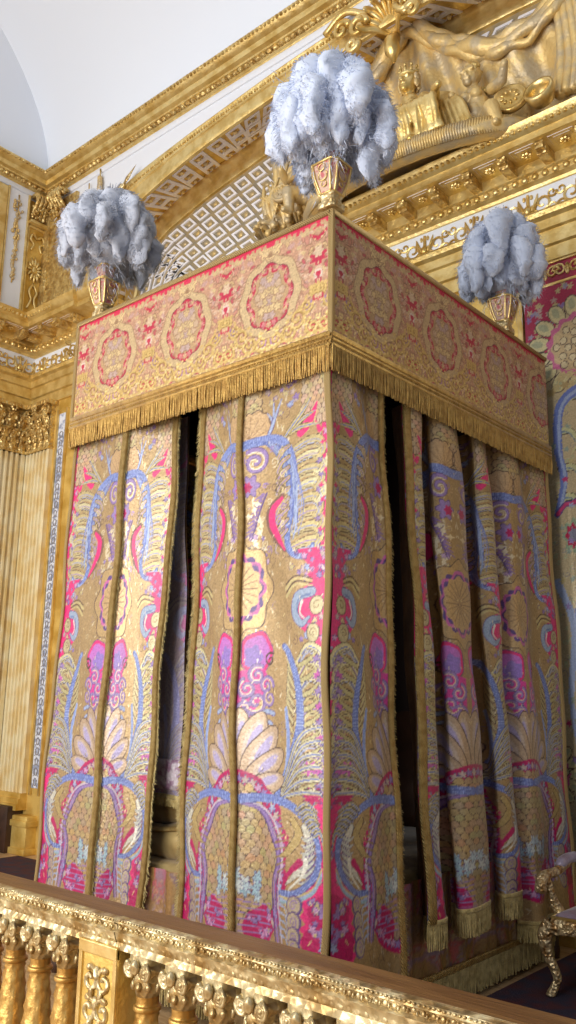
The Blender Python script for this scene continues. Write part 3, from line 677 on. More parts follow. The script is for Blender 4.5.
# side, gathered in deep folds
zt_ = [(-.05, .685, -.55), (-.025, .75, -.5), (-.04, .84, -.42), (-.14, .845, -.36), (-.24, .90, -.30), (-.25, 1.05, -.24), (-.16, 1.08, -.20), (-.075, .975, -.15), (-.03, 1.03, -.08), (-.02, 1.13, 0), (-.035, 1.24, .08), (-.07, 1.30, .14), (-.16, 1.30, .18), (-.25, 1.34, .22), (-.25, 1.50, .27), (-.16, 1.53, .30), (-.08, 1.47, .34), (-.04, 1.52, .40), (-.04, 1.60, .47), (-.08, 1.67, .53), (-.2, 1.69, .57)]
zb_ = [(x + .06, y + (.06 if y < .9 else .10), d) for x, y, d in zt_]
curtain('pleated brocade curtain hanging in deep folds with fringed hem, middle of the long side', zt_, zb_, .47, ZC1, None,
        braids=((.012, .05, .02, (.004, 0), 'braid'),), bottom_fringe=.12, edge_fringe=())
# side, flat by the head
curtain('flat brocade curtain at the head end of the long side, beside the wall hanging',
        [(-.16, 1.80, -.16), (-.05, 1.86, -.06), (-.03, 1.98, .08), (-.06, 2.12, .24), (-.03, 2.28, .44), (-.02, 2.41, H)],
        [(-.08, 1.84, -.16), (.02, 1.90, -.06), (.03, 2.0, .08), (.0, 2.13, .24), (.03, 2.29, .44), (.02, 2.42, H)], .28, ZC1, None,
        braids=((.995, .026, .018, (.006, 0), 'braid_cord'),), bottom_fringe=.10)
# inner curtain seen through the gap at the foot
ic = curtain('pale lilac inner curtain with a banded hem, seen through the gap at the bed foot',
        [(-1.90, .24, -.5), (-1.66, .22, -.25), (-1.45, .25, 0), (-1.25, .22, .2)], [(-1.90, .24, -.5), (-1.66, .22, -.25), (-1.42, .25, 0), (-1.175, .22, .2)], .98, ZC1, None, bottom_fringe=.05, dshift=.25)
curtain('curtain closing the long side of the bed toward the left wall, dark behind the gap', [(-2.04, 2.38, -.5), (-2.07, 1.8, .1), (-2.03, 1.2, .7), (-2.06, .7, 1.2), (-2.05, .2, 1.7)], [(-2.08, 2.38, -.5), (-2.11, 1.8, .1), (-2.07, 1.2, .7), (-2.11, .7, 1.2), (-2.12, .2, 1.7)], .14, ZC1, None, step=.012, lining=False)  # added to close the far side and keep the gap dark
at_ = ic.children[0].data.attributes['weave']; n_ = len(ic.children[0].data.vertices); a_ = np.empty(n_ * 4, np.float32); at_.data.foreach_get('color', a_); a_ = a_.reshape(-1, 4); a_[:, :3] = a_[:, :3] * .45 + np.array(lin(176, 164, 196)) * .55; at_.data.foreach_set('color', a_.ravel())
obj('hem_band', band_mb([(-1.90, .235, 1.10), (-1.66, .213, 1.10), (-1.42, .242, 1.10), (-1.185, .213, 1.10)], .16, .006), M['hem_band'], ic)
# bedding seen in the gap
q = thing('folded_quilt', 'glossy gold satin quilt folded in a thick roll at the bed foot, behind the gap', 'quilt', (-1.15, .34, .66))
mb = MB(); random.seed(4)
def roll(zc, yc, r, x0, x1, sd):
    rr = random.Random(sd); pts = []; rad = []
    for i in range(41):
        t = i / 40; pts.append((x0 + (x1 - x0) * t, yc + .012 * math.sin(9 * t + sd), zc + .012 * math.sin(13 * t + sd))); rad.append(r * (.86 + .14 * math.sin(PI * t) ** .3 + .05 * math.sin(31 * t + sd)))
    m = MB(); m.tube(pts, rad, 18, True, .9); return m
obj('roll', roll(.085, -.02, .095, -.75, .75, 1), M['satin'], q)
obj('roll', roll(.245, .02, .085, -.74, .74, 2), M['satin'], q)
mb = MB()
for i in range(2):
    mb.tube([(-.7 + 1.4 * t, -.115 + .012 * i, .16 + .012 * math.sin(15 * t)) for t in np.linspace(0, 1, 30)], .012, 6)
obj('piping', mb, M['braid'], q)
# urn finials and their plumes
def urn(label, x, y):
    r = thing('urn_finial', label, 'urn', (x, y, ZT + .006))
    def octo(w, ch):
        w *= .84; ch *= .84; c = w - ch; return [(-c, -w), (c, -w), (w, -c), (w, c), (c, w), (-c, w), (-w, c), (-w, -c)]
    def loft(secs):
        m = MB(); vs = []; k = 8
        for (w, ch, z) in secs: vs += [(px, py, z) for px, py in octo(w, ch)]
        n = len(secs); fs = [(i * k + j, i * k + (j + 1) % k, (i + 1) * k + (j + 1) % k, (i + 1) * k + j) for i in range(n - 1) for j in range(k)]
        fs += [tuple(range(k - 1, -1, -1)), tuple((n - 1) * k + j for j in range(k))]; return m.add(vs, fs)
    sobj('foot', loft([(.062, .012, -.002), (.062, .012, .03), (.050, .010, .04), (.046, .010, .06), (.056, .012, .075)]), M['gold_pale'], r, 30)
    us = None
    sobj('body', loft([(.052, .016, .075), (.058, .018, .09), (.078, .024, .15), (.092, .028, .205), (.095, .03, .23), (.086, .026, .245), (.06, .016, .258)]), M['urn'], r, 30)
    mb = MB()
    for k in range(4):
        for s_ in (-1, 1):
            a = k * PI / 2; prof = ((.052, .036, .078), (.079, .054, .15), (.093, .064, .205), (.097, .066, .235))
            pts = []
            for w, c, z in prof:
                px, py = c * s_, -w - .002; px *= .84; py *= .84; pts.append((px * math.cos(a) - py * math.sin(a), px * math.sin(a) + py * math.cos(a), z))
            mb.tube(catmull(pts, 5), .0065, 6)
    for w, z in ((.099, .236), (.054, .08)):
        p = octo(w, w * .3); mb.tube([(x_, y_, z) for x_, y_ in p + p[:1]], .007, 6)
    for k in range(4):
        a = k * PI / 2
        for (cx, cz, rr) in ((0, .165, .028), (0, .205, .02), (0, .125, .016)):
            pts = [(cx + rr * math.cos(t), 0, cz + rr * math.sin(t)) for t in np.linspace(0, 2 * PI, 13)]
            w = (.052 + (cz - .078) * .31) * .84 + .005
            mb.tube([(px * math.cos(a) + w * math.sin(a), px * math.sin(a) - w * math.cos(a), pz) for px, _, pz in pts], .0035, 5)
    obj('gold_edging', mb, M['gold_bright'], r)
    sobj('cap', loft([(.050, .014, .258), (.044, .012, .275), (.056, .014, .335), (.064, .016, .345), (.064, .016, .36), (.05, .012, .365)]), M['urn'], r, 30)
    for w, z in ((.064, .352), (.047, .27)):
        mb = MB(); p = octo(w, w * .25); mb.tube([(x_, y_, z) for x_, y_ in p + p[:1]], .0075, 6); obj('cap_edging', mb, M['gold_bright'], r)
M['urn'] = mat('faded_red_and_silver_brocade', (190, 160, 140), .5, .15, .4, 60, rgb2=(176, 92, 96), vscale=26, vlo=.5, vhi=.58)
urn('brocade urn finial with gold edges on the near corner of the tester', -.015, .0 + .015)
urn('brocade urn finial with gold edges on the tester corner toward the left wall', -1.925, .045)
urn('brocade urn finial with gold edges by the wall hanging, at the head of the tester', -.03, 1.90)
from mathutils import noise as mnoise
def plume(label, x, y, m, seed, R=.33, zc=.17, tuft=None, wisp=0, dz=0.):
    """A ball of drooping ostrich feathers; each feather a curled quill thick with down."""
    rnd = random.Random(seed); root = thing('ostrich_plume', label, 'plume', (x, y, ZT + .36 + dz)); specs = []
    for k in range(10): specs.append((k * 2 * PI / 10 + rnd.uniform(-.22, .22), rnd.uniform(.92, 1.05), rnd.uniform(.12, .24), rnd.uniform(-.12, -.01)))
    for k in range(9): specs.append((k * 2 * PI / 9 + .35 + rnd.uniform(-.25, .25), rnd.uniform(.80, .95), rnd.uniform(.27, .36), rnd.uniform(.05, .14)))
    for k in range(7): specs.append((k * 2 * PI / 7 + .1 + rnd.uniform(-.25, .25), rnd.uniform(.52, .68), rnd.uniform(.38, .44), rnd.uniform(.20, .30)))
    for k in range(9): specs.append((k * 2 * PI / 9 + .2 + rnd.uniform(-.2, .2), rnd.uniform(.62, .78), rnd.uniform(.14, .22), rnd.uniform(-.10, -.03)))
    for k in range(3): specs.append((k * 2 * PI / 3 + rnd.uniform(-.3, .3), .34, rnd.uniform(.43, .48), .36))
    if tuft: specs.append(tuft)
    # the downy heart of the bunch
    hb = MB(); hb.ell((0, 0, .15), (R * .52, R * .52, .21), 28, 20); hv = []
    for v in hb.v:
        q = Vector((v[0] * 9 + seed, v[1] * 9, v[2] * 9)); d = mnoise.noise_vector(q) * .05 + mnoise.noise_vector(q * 3) * .02; hv.append((v[0] + d.x, v[1] + d.y, v[2] + d.z))
    hb.v = hv
    for q_ in range(2600):
        p = np.array(hv[rnd.randrange(len(hv))]) + np.array([rnd.gauss(0, .016) for _ in range(3)]); dv = p - np.array([0, 0, .14]); dv /= np.linalg.norm(dv); dv += np.array([rnd.gauss(0, .5) for _ in range(3)])
        ln = rnd.uniform(.02, .045); sd = np.cross(dv, [rnd.gauss(0, 1) for _ in range(3)]); sd = sd / (np.linalg.norm(sd) + 1e-9) * .002
        o_ = len(hb.v); hb.v += [tuple(p - sd), tuple(p + sd), tuple(p + dv * ln + np.array([0, 0, -ln * .4]))]; hb.f += [(o_, o_ + 1, o_ + 2)]
    obj('down', hb, m, root, True, False)
    for k, (az, fr, ztop, zend) in enumerate(specs):
        ca, sa = math.cos(az), math.sin(az); ro = R * fr * rnd.uniform(.92, 1.06) - .055
        P = catmull([(0, 0, -.06), (ro * .3 * ca, ro * .3 * sa, ztop * .5), (ro * .72 * ca, ro * .72 * sa, ztop * .96), (ro * 1.0 * ca, ro * 1.0 * sa, ztop * .92 if zend < ztop * .92 else zend), (ro * 1.08 * ca, ro * 1.08 * sa, (ztop + zend) / 2), (ro * 1.04 * ca, ro * 1.04 * sa, zend)], 5)
        n = len(P); wf = rnd.uniform(.8, 1.2); rad = [.007 + .078 * wf * max(0, math.sin(PI * min(1, max(0, (i / (n - 1) - .10) / .90)))) ** .5 for i in range(n)]
        mb = MB(); core = MB(); core.tube(P, [r_ * .86 for r_ in rad], 14, True, rnd.uniform(.75, 1.15))
        out = []
        for v in core.v:
            q = Vector((v[0] * 17 + seed, v[1] * 17 + k, v[2] * 17)); d = mnoise.noise_vector(q * .7) * .034 + mnoise.noise_vector(q * 2.2) * .018; out.append((v[0] + d.x, v[1] + d.y, v[2] + d.z))
        core.v = out; mb.add(core.v, core.f)
        for q_ in range(1100):
            t = rnd.uniform(.12, 1) ** .85; i = min(n - 2, int(t * (n - 1))); f = t * (n - 1) - i
            p = np.array(P[i]) * (1 - f) + np.array(P[i + 1]) * f; r_ = rad[i] * (1 - f) + rad[i + 1] * f
            tn = np.array(P[i + 1]) - np.array(P[i]); tn /= np.linalg.norm(tn)
            dv = np.array([rnd.gauss(0, 1), rnd.gauss(0, 1), rnd.gauss(0, 1)]); dv -= tn * dv.dot(tn); dv /= np.linalg.norm(dv)
            b0 = p + dv * r_ * rnd.uniform(.62, .95); ln = rnd.uniform(.012, .034) * (2.2 if wisp and fr < .5 and rnd.random() < .12 else 1)
            b1 = b0 + dv * ln * .5 + tn * ln * .3; b2 = b1 + dv * ln * .3 + tn * ln * .4 + np.array([0, 0, -ln * .25])
            sd = np.cross(dv, tn) * rnd.uniform(.0010, .0024)
            o_ = len(mb.v); mb.v += [tuple(b0 - sd), tuple(b0 + sd), tuple(b1 + sd), tuple(b1 - sd), tuple(b2)]; mb.f += [(o_, o_ + 1, o_ + 2, o_ + 3), (o_ + 3, o_ + 2, o_ + 4)]
        obj('feather', mb, m, root, True, False)
    return root
plume('largest white ostrich feather plume, on the near corner urn', -.015, .015, M['feather'], 2, .305, tuft=(.45, .78, .22, -.20))
plume('greyish ostrich feather plume on the urn toward the left wall', -1.91, .045, M['feather_grey'], 5, .335, tuft=(.2, .9, .2, -.10), wisp=1, dz=.04)
plume('white ostrich feather plume on the urn by the wall hanging', -.03, 1.90, M['feather'], 9, .285)
# ------------------------------------------------------------------ room shell
mb = MB(); mb.box(-7.2, 5.0, -8.0, RY + .4, -.12, 0); struct('floor', mb, M['floor'])
mb = MB(); mb.box(LX - .3, LX, -6.0, FY + .9, 0, 7.75); struct('wall_left', mb, M['white'])
def cur(pts, n=10): return catmull(pts, n)
# curves of the alcove arch, in the plane of the wall (x, z); mirrored on the middle of the alcove
def mirror(c): return c + [(2 * AX - x, z) for x, z in c[-2::-1]]
IN_F = mirror(cur([(-4.98, 5.66), (-4.95, 6.05), (-4.86, 6.33), (-4.62, 6.55), (-4.2, 6.73), (-3.6, 6.87), (-3.08, 6.95), (-2.35, 7.02), (-1.7, 7.055), (AX, 7.065)]))
EX_F = mirror(cur([(-5.36, 5.66), (-5.33, 6.1), (-5.2, 6.5), (-4.9, 6.82), (-4.4, 7.0), (-3.65, 7.11), (-3.09, 7.17), (-2.35, 7.24), (-1.7, 7.275), (AX, 7.285)]))
BT_R = mirror(cur([(-5.12, 5.66), (-5.08, 6.15), (-4.96, 6.5), (-4.72, 6.78), (-4.3, 6.96), (-3.85, 7.07), (-3.3, 7.16), (-2.89, 7.21), (-1.9, 7.29), (AX, 7.31)]))
BL_R = mirror(cur([(-4.95, 5.66), (-4.9, 6.0), (-4.78, 6.33), (-4.5, 6.60), (-4.05, 6.74), (-3.63, 6.83), (-3.2, 6.90), (-2.77, 6.955), (-1.9, 7.03), (AX, 7.045)]))
# front plane of the back wall with the arched opening
W1 = 3.6
mb = MB()
n = len(EX_F)
vs = []; fs = []
for (x, z) in IN_F: vs += [(x, FY, z), (x, FY, 7.75)]
fs += [(2 * i, 2 * i + 2, 2 * i + 3, 2 * i + 1) for i in range(n - 1)]
mb.add(vs, fs)
xl = IN_F[0][0]; xr = IN_F[-1][0]
mb.add([(LX, FY, 0), (xl, FY, 0), (xl, FY, 7.75), (LX, FY, 7.75)], [(0, 1, 2, 3)])
mb.add([(xr, FY, 0), (W1, FY, 0), (W1, FY, 7.75), (xr, FY, 7.75)], [(0, 1, 2, 3)])
mb.add([(xl, FY, 0), (xl, RY, 0), (xl, RY, 5.66), (xl, FY, 5.66)], [(0, 1, 2, 3)]); mb.add([(xr, FY, 0), (xr, RY, 0), (xr, RY, 5.66), (xr, FY, 5.66)], [(0, 1, 2, 3)])
mb.box(LX - .3, W1, RY, RY + .3, 0, 7.75)
struct('wall_back', mb, M['white'])
# soffit of the arch (splayed between the two curves)
def soffit_pt(i, t, off=0.):
    a = Vector((IN_F[i][0], FY, IN_F[i][1])); b = Vector((BT_R[i][0], RY - .02, BT_R[i][1])); return a.lerp(b, t)
mb = MB()
vs = []
for i in range(n): vs += [soffit_pt(i, 0), soffit_pt(i, 1)]
mb.add(vs, [(2 * i, 2 * i + 2, 2 * i + 3, 2 * i + 1) for i in range(n - 1)]); struct('trim_1', mb, M['gold_flat'])
bpy.data.objects['trim_1']['label'] = 'gilded vault of the alcove arch with square coffers'
sof = bpy.data.objects['trim_1']
def cumlen(C):
    s = [0.]
    for a, b in zip(C[:-1], C[1:]): s.append(s[-1] + math.hypot(b[0] - a[0], b[1] - a[1]))
    return s
def at_len(C, S, l):
    i = int(np.searchsorted(S, l)) - 1; i = max(0, min(len(C) - 2, i)); t = (l - S[i]) / max(1e-9, S[i + 1] - S[i])
    return np.array(C[i]) * (1 - t) + np.array(C[i + 1]) * t, i + t
def sofp(fi, t):
    i = int(min(n - 2, fi)); f = fi - i; return soffit_pt(i, t).lerp(soffit_pt(i + 1, t), f)
S_in = cumlen(IN_F); fr = MB(); ros = MB(); L = S_in[-1]
num = int(L / .262)
for k in range(num):
    for r in range(3):
        lc = (k + .5) * L / num; tc = .2 + .3 * r
        _, f0 = at_len(IN_F, S_in, lc - .085); _, f1 = at_len(IN_F, S_in, lc + .085)
        c = sofp((f0 + f1) / 2, tc); ea = sofp(f1, tc) - sofp(f0, tc); eb = sofp((f0 + f1) / 2, tc + .11) - sofp((f0 + f1) / 2, tc - .11)
        ea.normalize(); eb.normalize(); nr = ea.cross(eb)
        if nr.z > 0: eb = -eb
        o_ = [(-.10, -.092), (.10, -.092), (.10, .092), (-.10, .092)]; i_ = [(x * .60, y * .60) for x, y in o_]
        fr.ring(o_, i_, ea, eb, c, .014)
        ros.ell(c + ea.cross(eb) * .008, .028, 6, 4)
M['coffer'] = mat('lilac_grey_coffer_paint', (236, 232, 240), .55, .0, .2, 40)
struct('coffer_frames', fr, M['coffer'], sof); struct('coffer_rosettes', ros, M['gold_dusty'], sof)
# back of the alcove above the cornice: grey ground, white diamond frames
mb = MB(); vs = []
for (x, z) in BT_R: vs += [(x, RY - .012, z), (x, RY - .012, 5.5)]
mb.add(vs, [(2 * i, 2 * i + 2, 2 * i + 3, 2 * i + 1) for i in range(n - 1)]); ty = struct('trim_2', mb, M['greyground'])
fr = MB(); ros = MB(); S_b = cumlen(BL_R); Lb = S_b[-1]; pit = .212
M['frame_white'] = mat('white_frame_paint', (232, 230, 234), .5, 0, .1, 50)
for r in range(7):
    for k in range(int(Lb / pit) + 1):
        l = (k + (.5 if r % 2 else 0)) * pit + .02
        if l > Lb: continue
        p, fi = at_len(BL_R, S_b, l); p0, _ = at_len(BL_R, S_b, max(0, l - .05)); p1, _ = at_len(BL_R, S_b, min(Lb, l + .05))
        t = (p1 - p0) / np.linalg.norm(p1 - p0); nn = np.array([t[1], -t[0]])
        sg = 1 if l < Lb / 2 else -1
        c = p + nn * (.125 + .192 * r)
        if c[1] < 5.75 or (l < .7 or l > Lb - .7) and r > 2: continue
        e1 = t * .158; e2 = t * .085 * sg + nn * .142
        o_ = [(-.5, -.5), (.5, -.5), (.5, .5), (-.5, .5)]; P = [c + e1 * a + e2 * b for a, b in o_]; Q = [c + e1 * a * .66 + e2 * b * .66 for a, b in o_]
        fr.ring([(a, b) for a, b in P], [(a, b) for a, b in Q], (1, 0, 0), (0, 0, 1), (0, RY - .012, 0), .016)
        ros.ell((c[0], RY - .015, c[1]), (.03, .012, .022), 6, 4)
struct('diamond_frames', fr, M['frame_white'], ty); struct('diamond_rosettes', ros, M['gold_dusty'], ty)
# archivolt: gilded band on the front, inner band at the back
def band(outer, inner, y0, y1, prof=None):
    m = MB(); vs = []; k = len(outer)
    for i in range(k):
        a = np.array(outer[i]); b = np.array(inner[i])
        for t, y in prof: q = b + (a - b) * t; vs.append((q[0], y, q[1]))
    w = len(prof)
    return m.add(vs, [(i * w + j, i * w + (j + 1) % w, (i + 1) * w + (j + 1) % w, (i + 1) * w + j) for i in range(k - 1) for j in range(w)])
arch = struct('trim_3', band(EX_F, IN_F, 0, 0, [(-.02, FY + .02), (-.02, FY - 0.013), (.08, FY - 0.027), (.16, FY - 0.027), (.18, FY - 0.016), (.58, FY - 0.023), (.62, FY - 0.038), (.70, FY - 0.041), (.72, FY - 0.032), (.86, FY - 0.045), (.94, FY - 0.054), (1., FY - 0.050), (1.03, FY + .02)]), M['gold'])
mb = MB(); S_e = cumlen(EX_F)
for k in range(int(S_e[-1] / .035)):
    p, fi = at_len(EX_F, S_e, (k + .5) * .035); i = int(min(n - 2, fi)); q = np.array(IN_F[i]); c = p + (q - p) * .2
    mb.ell((c[0], FY - .04, c[1]), (.013, .015, .016), 6, 4)
struct('archivolt_beading', mb, M['gold_bright'], arch)
struct('trim_4', band(BT_R, BL_R, 0, 0, [(0, RY), (0, RY - 0.045), (.12, RY - 0.060), (.3, RY - 0.050), (.5, RY - 0.040), (.7, RY - 0.058), (.86, RY - 0.075), (1, RY - 0.065), (1, RY)]), M['gold_bright'])

# ------------------------------------------------------------------ entablature round the room, broken forward and back
EP = [(LX, -6.0), (LX, FY), (-5.20, FY), (-5.20, FY + .06), (xl, FY + .06), (xl, RY - .02), (-(xl) + 2 * AX, RY - .02)]
EP = [(LX, -6.0), (LX + .0, FY), (-5.19, FY), (-5.19, FY + .05), (xl + .0, FY + .05), (xl, RY - .02), (2 * AX - xl, RY - .02)]
# architrave, frieze, cornice (offset out of the wall, height)
arc = [(0, 4.72), (.05, 4.72), (.05, 4.83), (.075, 4.84), (.075, 4.95), (.10, 4.96), (.10, 5.03), (.135, 5.05), (.15, 5.08), (.14, 5.10), (.02, 5.10), (0, 5.10)]
cor = [(0, 5.35), (.05, 5.35), (.06, 5.37), (.10, 5.385), (.10, 5.44), (.12, 5.45), (.12, 5.535), (.33, 5.54), (.36, 5.545), (.36, 5.60), (.385, 5.61), (.42, 5.65), (.43, 5.675), (.41, 5.68), (0, 5.70)]
mb = MB(); mb.sweep(arc, EP, True); mb.sweep(cor, EP, True); ent = struct('trim_5', mb, M['gold'], None, 30)
mb = MB(); mb.sweep([(0, 5.09), (.03, 5.09), (.03, 5.36), (0, 5.36)], EP, True); struct('frieze_band', mb, M['white'], ent)
def along(path, pitch, o, ends=0.0):
    """Points at a pitch on each straight of the path, set out by o from the wall: (point, tangent, outward normal)."""
    out = []
    P = [Vector((p[0], p[1])) for p in path]
    for a, b in zip(P[:-1], P[1:]):
        d = b - a; Ls = d.length
        if Ls < .04: continue
        d.normalize(); nr = Vector((d.y, -d.x)); k = max(1, round(Ls / pitch))
        for i in range(k):
            p = a + d * ((i + .5) * Ls / k) + nr * o
            if p.y > -1.6 and p.x < 1.6: out.append((p, d, nr))
    return out
eg = MB()
for p, d, nr in along(EP, .082, .105):
    R = Matrix(((d.x, nr.x, 0), (d.y, nr.y, 0), (0, 0, 1))); eg.ell((p.x, p.y, 5.412), (.028, .022, .03), 8, 6, R)
for p, d, nr in along(EP, .04, .135): eg.ell((p.x, p.y, 5.075), (.014, .014, .016), 6, 4)
for p, d, nr in along(EP, .05, .40): eg.ell((p.x, p.y, 5.635), (.02, .02, .022), 6, 4)
struct('egg_moulding', eg, M['gold_bright'], ent)
mu = MB(); ros = MB(); sq = MB()
for p, d, nr in along(EP, .30, .0):
    q = p + nr * .22; R = lambda x, y: (q.x + d.x * x + nr.x * y, q.y + d.y * x + nr.y * y)
    def slab(x0, x1, y0, y1, z0, z1, m):
        vs = [(*R(x, y), z) for x in (x0, x1) for y in (y0, y1) for z in (z0, z1)]
        m.add(vs, [(0, 1, 3, 2), (4, 6, 7, 5), (0, 4, 5, 1), (2, 3, 7, 6), (0, 2, 6, 4), (1, 5, 7, 3)])
    slab(.065, .135, -.10, .06, 5.455, 5.535, mu); slab(.07, .13, .06, .10, 5.48, 5.535, mu)
    sq.ring([(-.135, -.10), (.055, -.10), (.055, .105), (-.135, .105)], [(-.103, -.07), (.023, -.07), (.023, .073), (-.103, .073)], (d.x, d.y, 0), (-nr.x, -nr.y, 0), (q.x, q.y, 5.536), .014)
    c = R(-.04, -.0)
    for k in range(6):
        a = k * PI / 3; ros.ell((c[0] + .026 * math.cos(a), c[1] + .026 * math.sin(a), 5.527), (.018, .018, .012), 6, 4)
    ros.ell((c[0], c[1], 5.517), .014, 6, 4)
struct('mutules', mu, M['gold_carved'], ent); struct('soffit_frames', sq, M['coffer'], ent); struct('soffit_rosettes', ros, M['gold_bright'], ent)
# scrollwork of the frieze
sc = MB()
def spiral(c, r, turns, a0, sg, d, nr, w):
    pts = []
    for i in range(int(12 * turns) + 1):
        t = i / (12 * turns); th = a0 + sg * t * turns * 2 * PI; rr = r * (1 - .82 * t)
        u = rr * math.cos(th); z = rr * math.sin(th); pts.append((c[0] + d.x * u, c[1] + d.y * u, c[2] + z))
    sc.tube(pts, [w * (1 - .4 * i / len(pts)) for i in range(len(pts))], 5)
for p, d, nr in along(EP, .46, .036):
    for sg in (-1, 1):
        f = lambda u, z: (p.x + d.x * u, p.y + d.y * u, z)
        spiral(f(.115 * sg, 5.22), .082, 1.4, (PI if sg > 0 else 0), sg, d, nr, .014)
        spiral(f(.195 * sg, 5.28), .042, 1.2, (0 if sg > 0 else PI), -sg, d, nr, .010)
        spiral(f(.19 * sg, 5.16), .036, 1.2, (0 if sg > 0 else PI), sg, d, nr, .010)
        for k in range(3):
            sc.tube([f(.03 * sg, 5.12 + .03 * k), f((.05 + .01 * k) * sg, 5.17 + .045 * k), f((.03 + .025 * k) * sg, 5.22 + .045 * k)], [.012, .016, .003], 5)
    sc.tube([(p.x, p.y, 5.12), (p.x, p.y, 5.31)], [.022, .012], 6); sc.ell((p.x, p.y, 5.19), (.035, .035, .045), 8, 6)
    for k in (-1, 0, 1): sc.ell((p.x + d.x * .03 * k, p.y + d.y * .03 * k, 5.31 - abs(k) * .012), (.014, .014, .022), 6, 4)
struct('frieze_scrollwork', sc, M['gold_bright'], ent)

# ------------------------------------------------------------------ crown moulding under the cove, and the cove
CP = [(LX, -6.0), (LX, FY), (W1, FY)]
crn = [(0, 7.43), (.03, 7.43), (.035, 7.44), (.06, 7.445), (.075, 7.475), (.105, 7.485), (.11, 7.50), (.15, 7.515), (.165, 7.56), (.18, 7.565), (.225, 7.60), (.235, 7.62), (.235, 7.635), (.21, 7.64), (0, 7.66)]
mb = MB(); mb.sweep(crn, CP, True); crown = struct('trim_6', mb, M['gold'], None, 30)
lf = MB()
for p, d, nr in along(CP, .075, .088):
    R = Matrix(((d.x, nr.x, 0), (d.y, nr.y, 0), (0, 0, 1))); lf.ell((p.x, p.y, 7.462), (.03, .02, .024), 8, 5, R); lf.ell((p.x + d.x * .037, p.y + d.y * .037, 7.452), (.009, .016, .02), 5, 4, R)
for p, d, nr in along(CP, .05, .232):
    lf.ell((p.x, p.y, 7.612), (.02, .02, .02), 6, 4)
for p, d, nr in along(CP, .032, .10): lf.ell((p.x, p.y, 7.497), (.012, .012, .01), 5, 4)
struct('crown_leaf_moulding', lf, M['gold_carved'], crown)
mb = MB()   # white fillet below
mb.sweep([(0, 7.36), (.02, 7.36), (.03, 7.38), (.025, 7.43), (0, 7.43)], CP, True); struct('trim_7', mb, M['white'])
R_ = 1.9
def cove(h):  # inset from the wall lip at height fraction
    return R_ * (1 - math.cos(h * PI / 2)), R_ * math.sin(h * PI / 2)
mb = MB(); N = 16; inset = .14
def cp(i, X=None, Y=None):
    a, b = cove(i / N); return a, b
vs = []
for i in range(N + 1):
    a, b = cp(i); z = 7.64 + b; x = LX + inset + a * .5; y = FY - inset - a * 1.7
    vs += [(x, -6.0, z), (x, y, z), (W1, y, z)]
mb.add(vs, [(3 * i + k, 3 * i + k + 1, 3 * i + k + 4, 3 * i + k + 3) for i in range(N) for k in range(2)])
a, b = cove(1); mb.add([(LX + inset + a * .5, -6.0, 7.64 + b), (W1, -6.0, 7.64 + b), (W1, FY - inset - a * 1.7, 7.64 + b), (LX + inset + a * .5, FY - inset - a * 1.7, 7.64 + b)], [(0, 1, 2, 3)])
mb.add([(LX, -6.0, 7.64), (LX + inset, -6.0, 7.64), (LX + inset, FY - inset, 7.64), (W1, FY - inset, 7.64), (W1, FY, 7.64), (LX, FY, 7.64)], [(0, 1, 2, 5), (2, 3, 4, 5)])
struct('ceiling', mb, M['ceiling'])

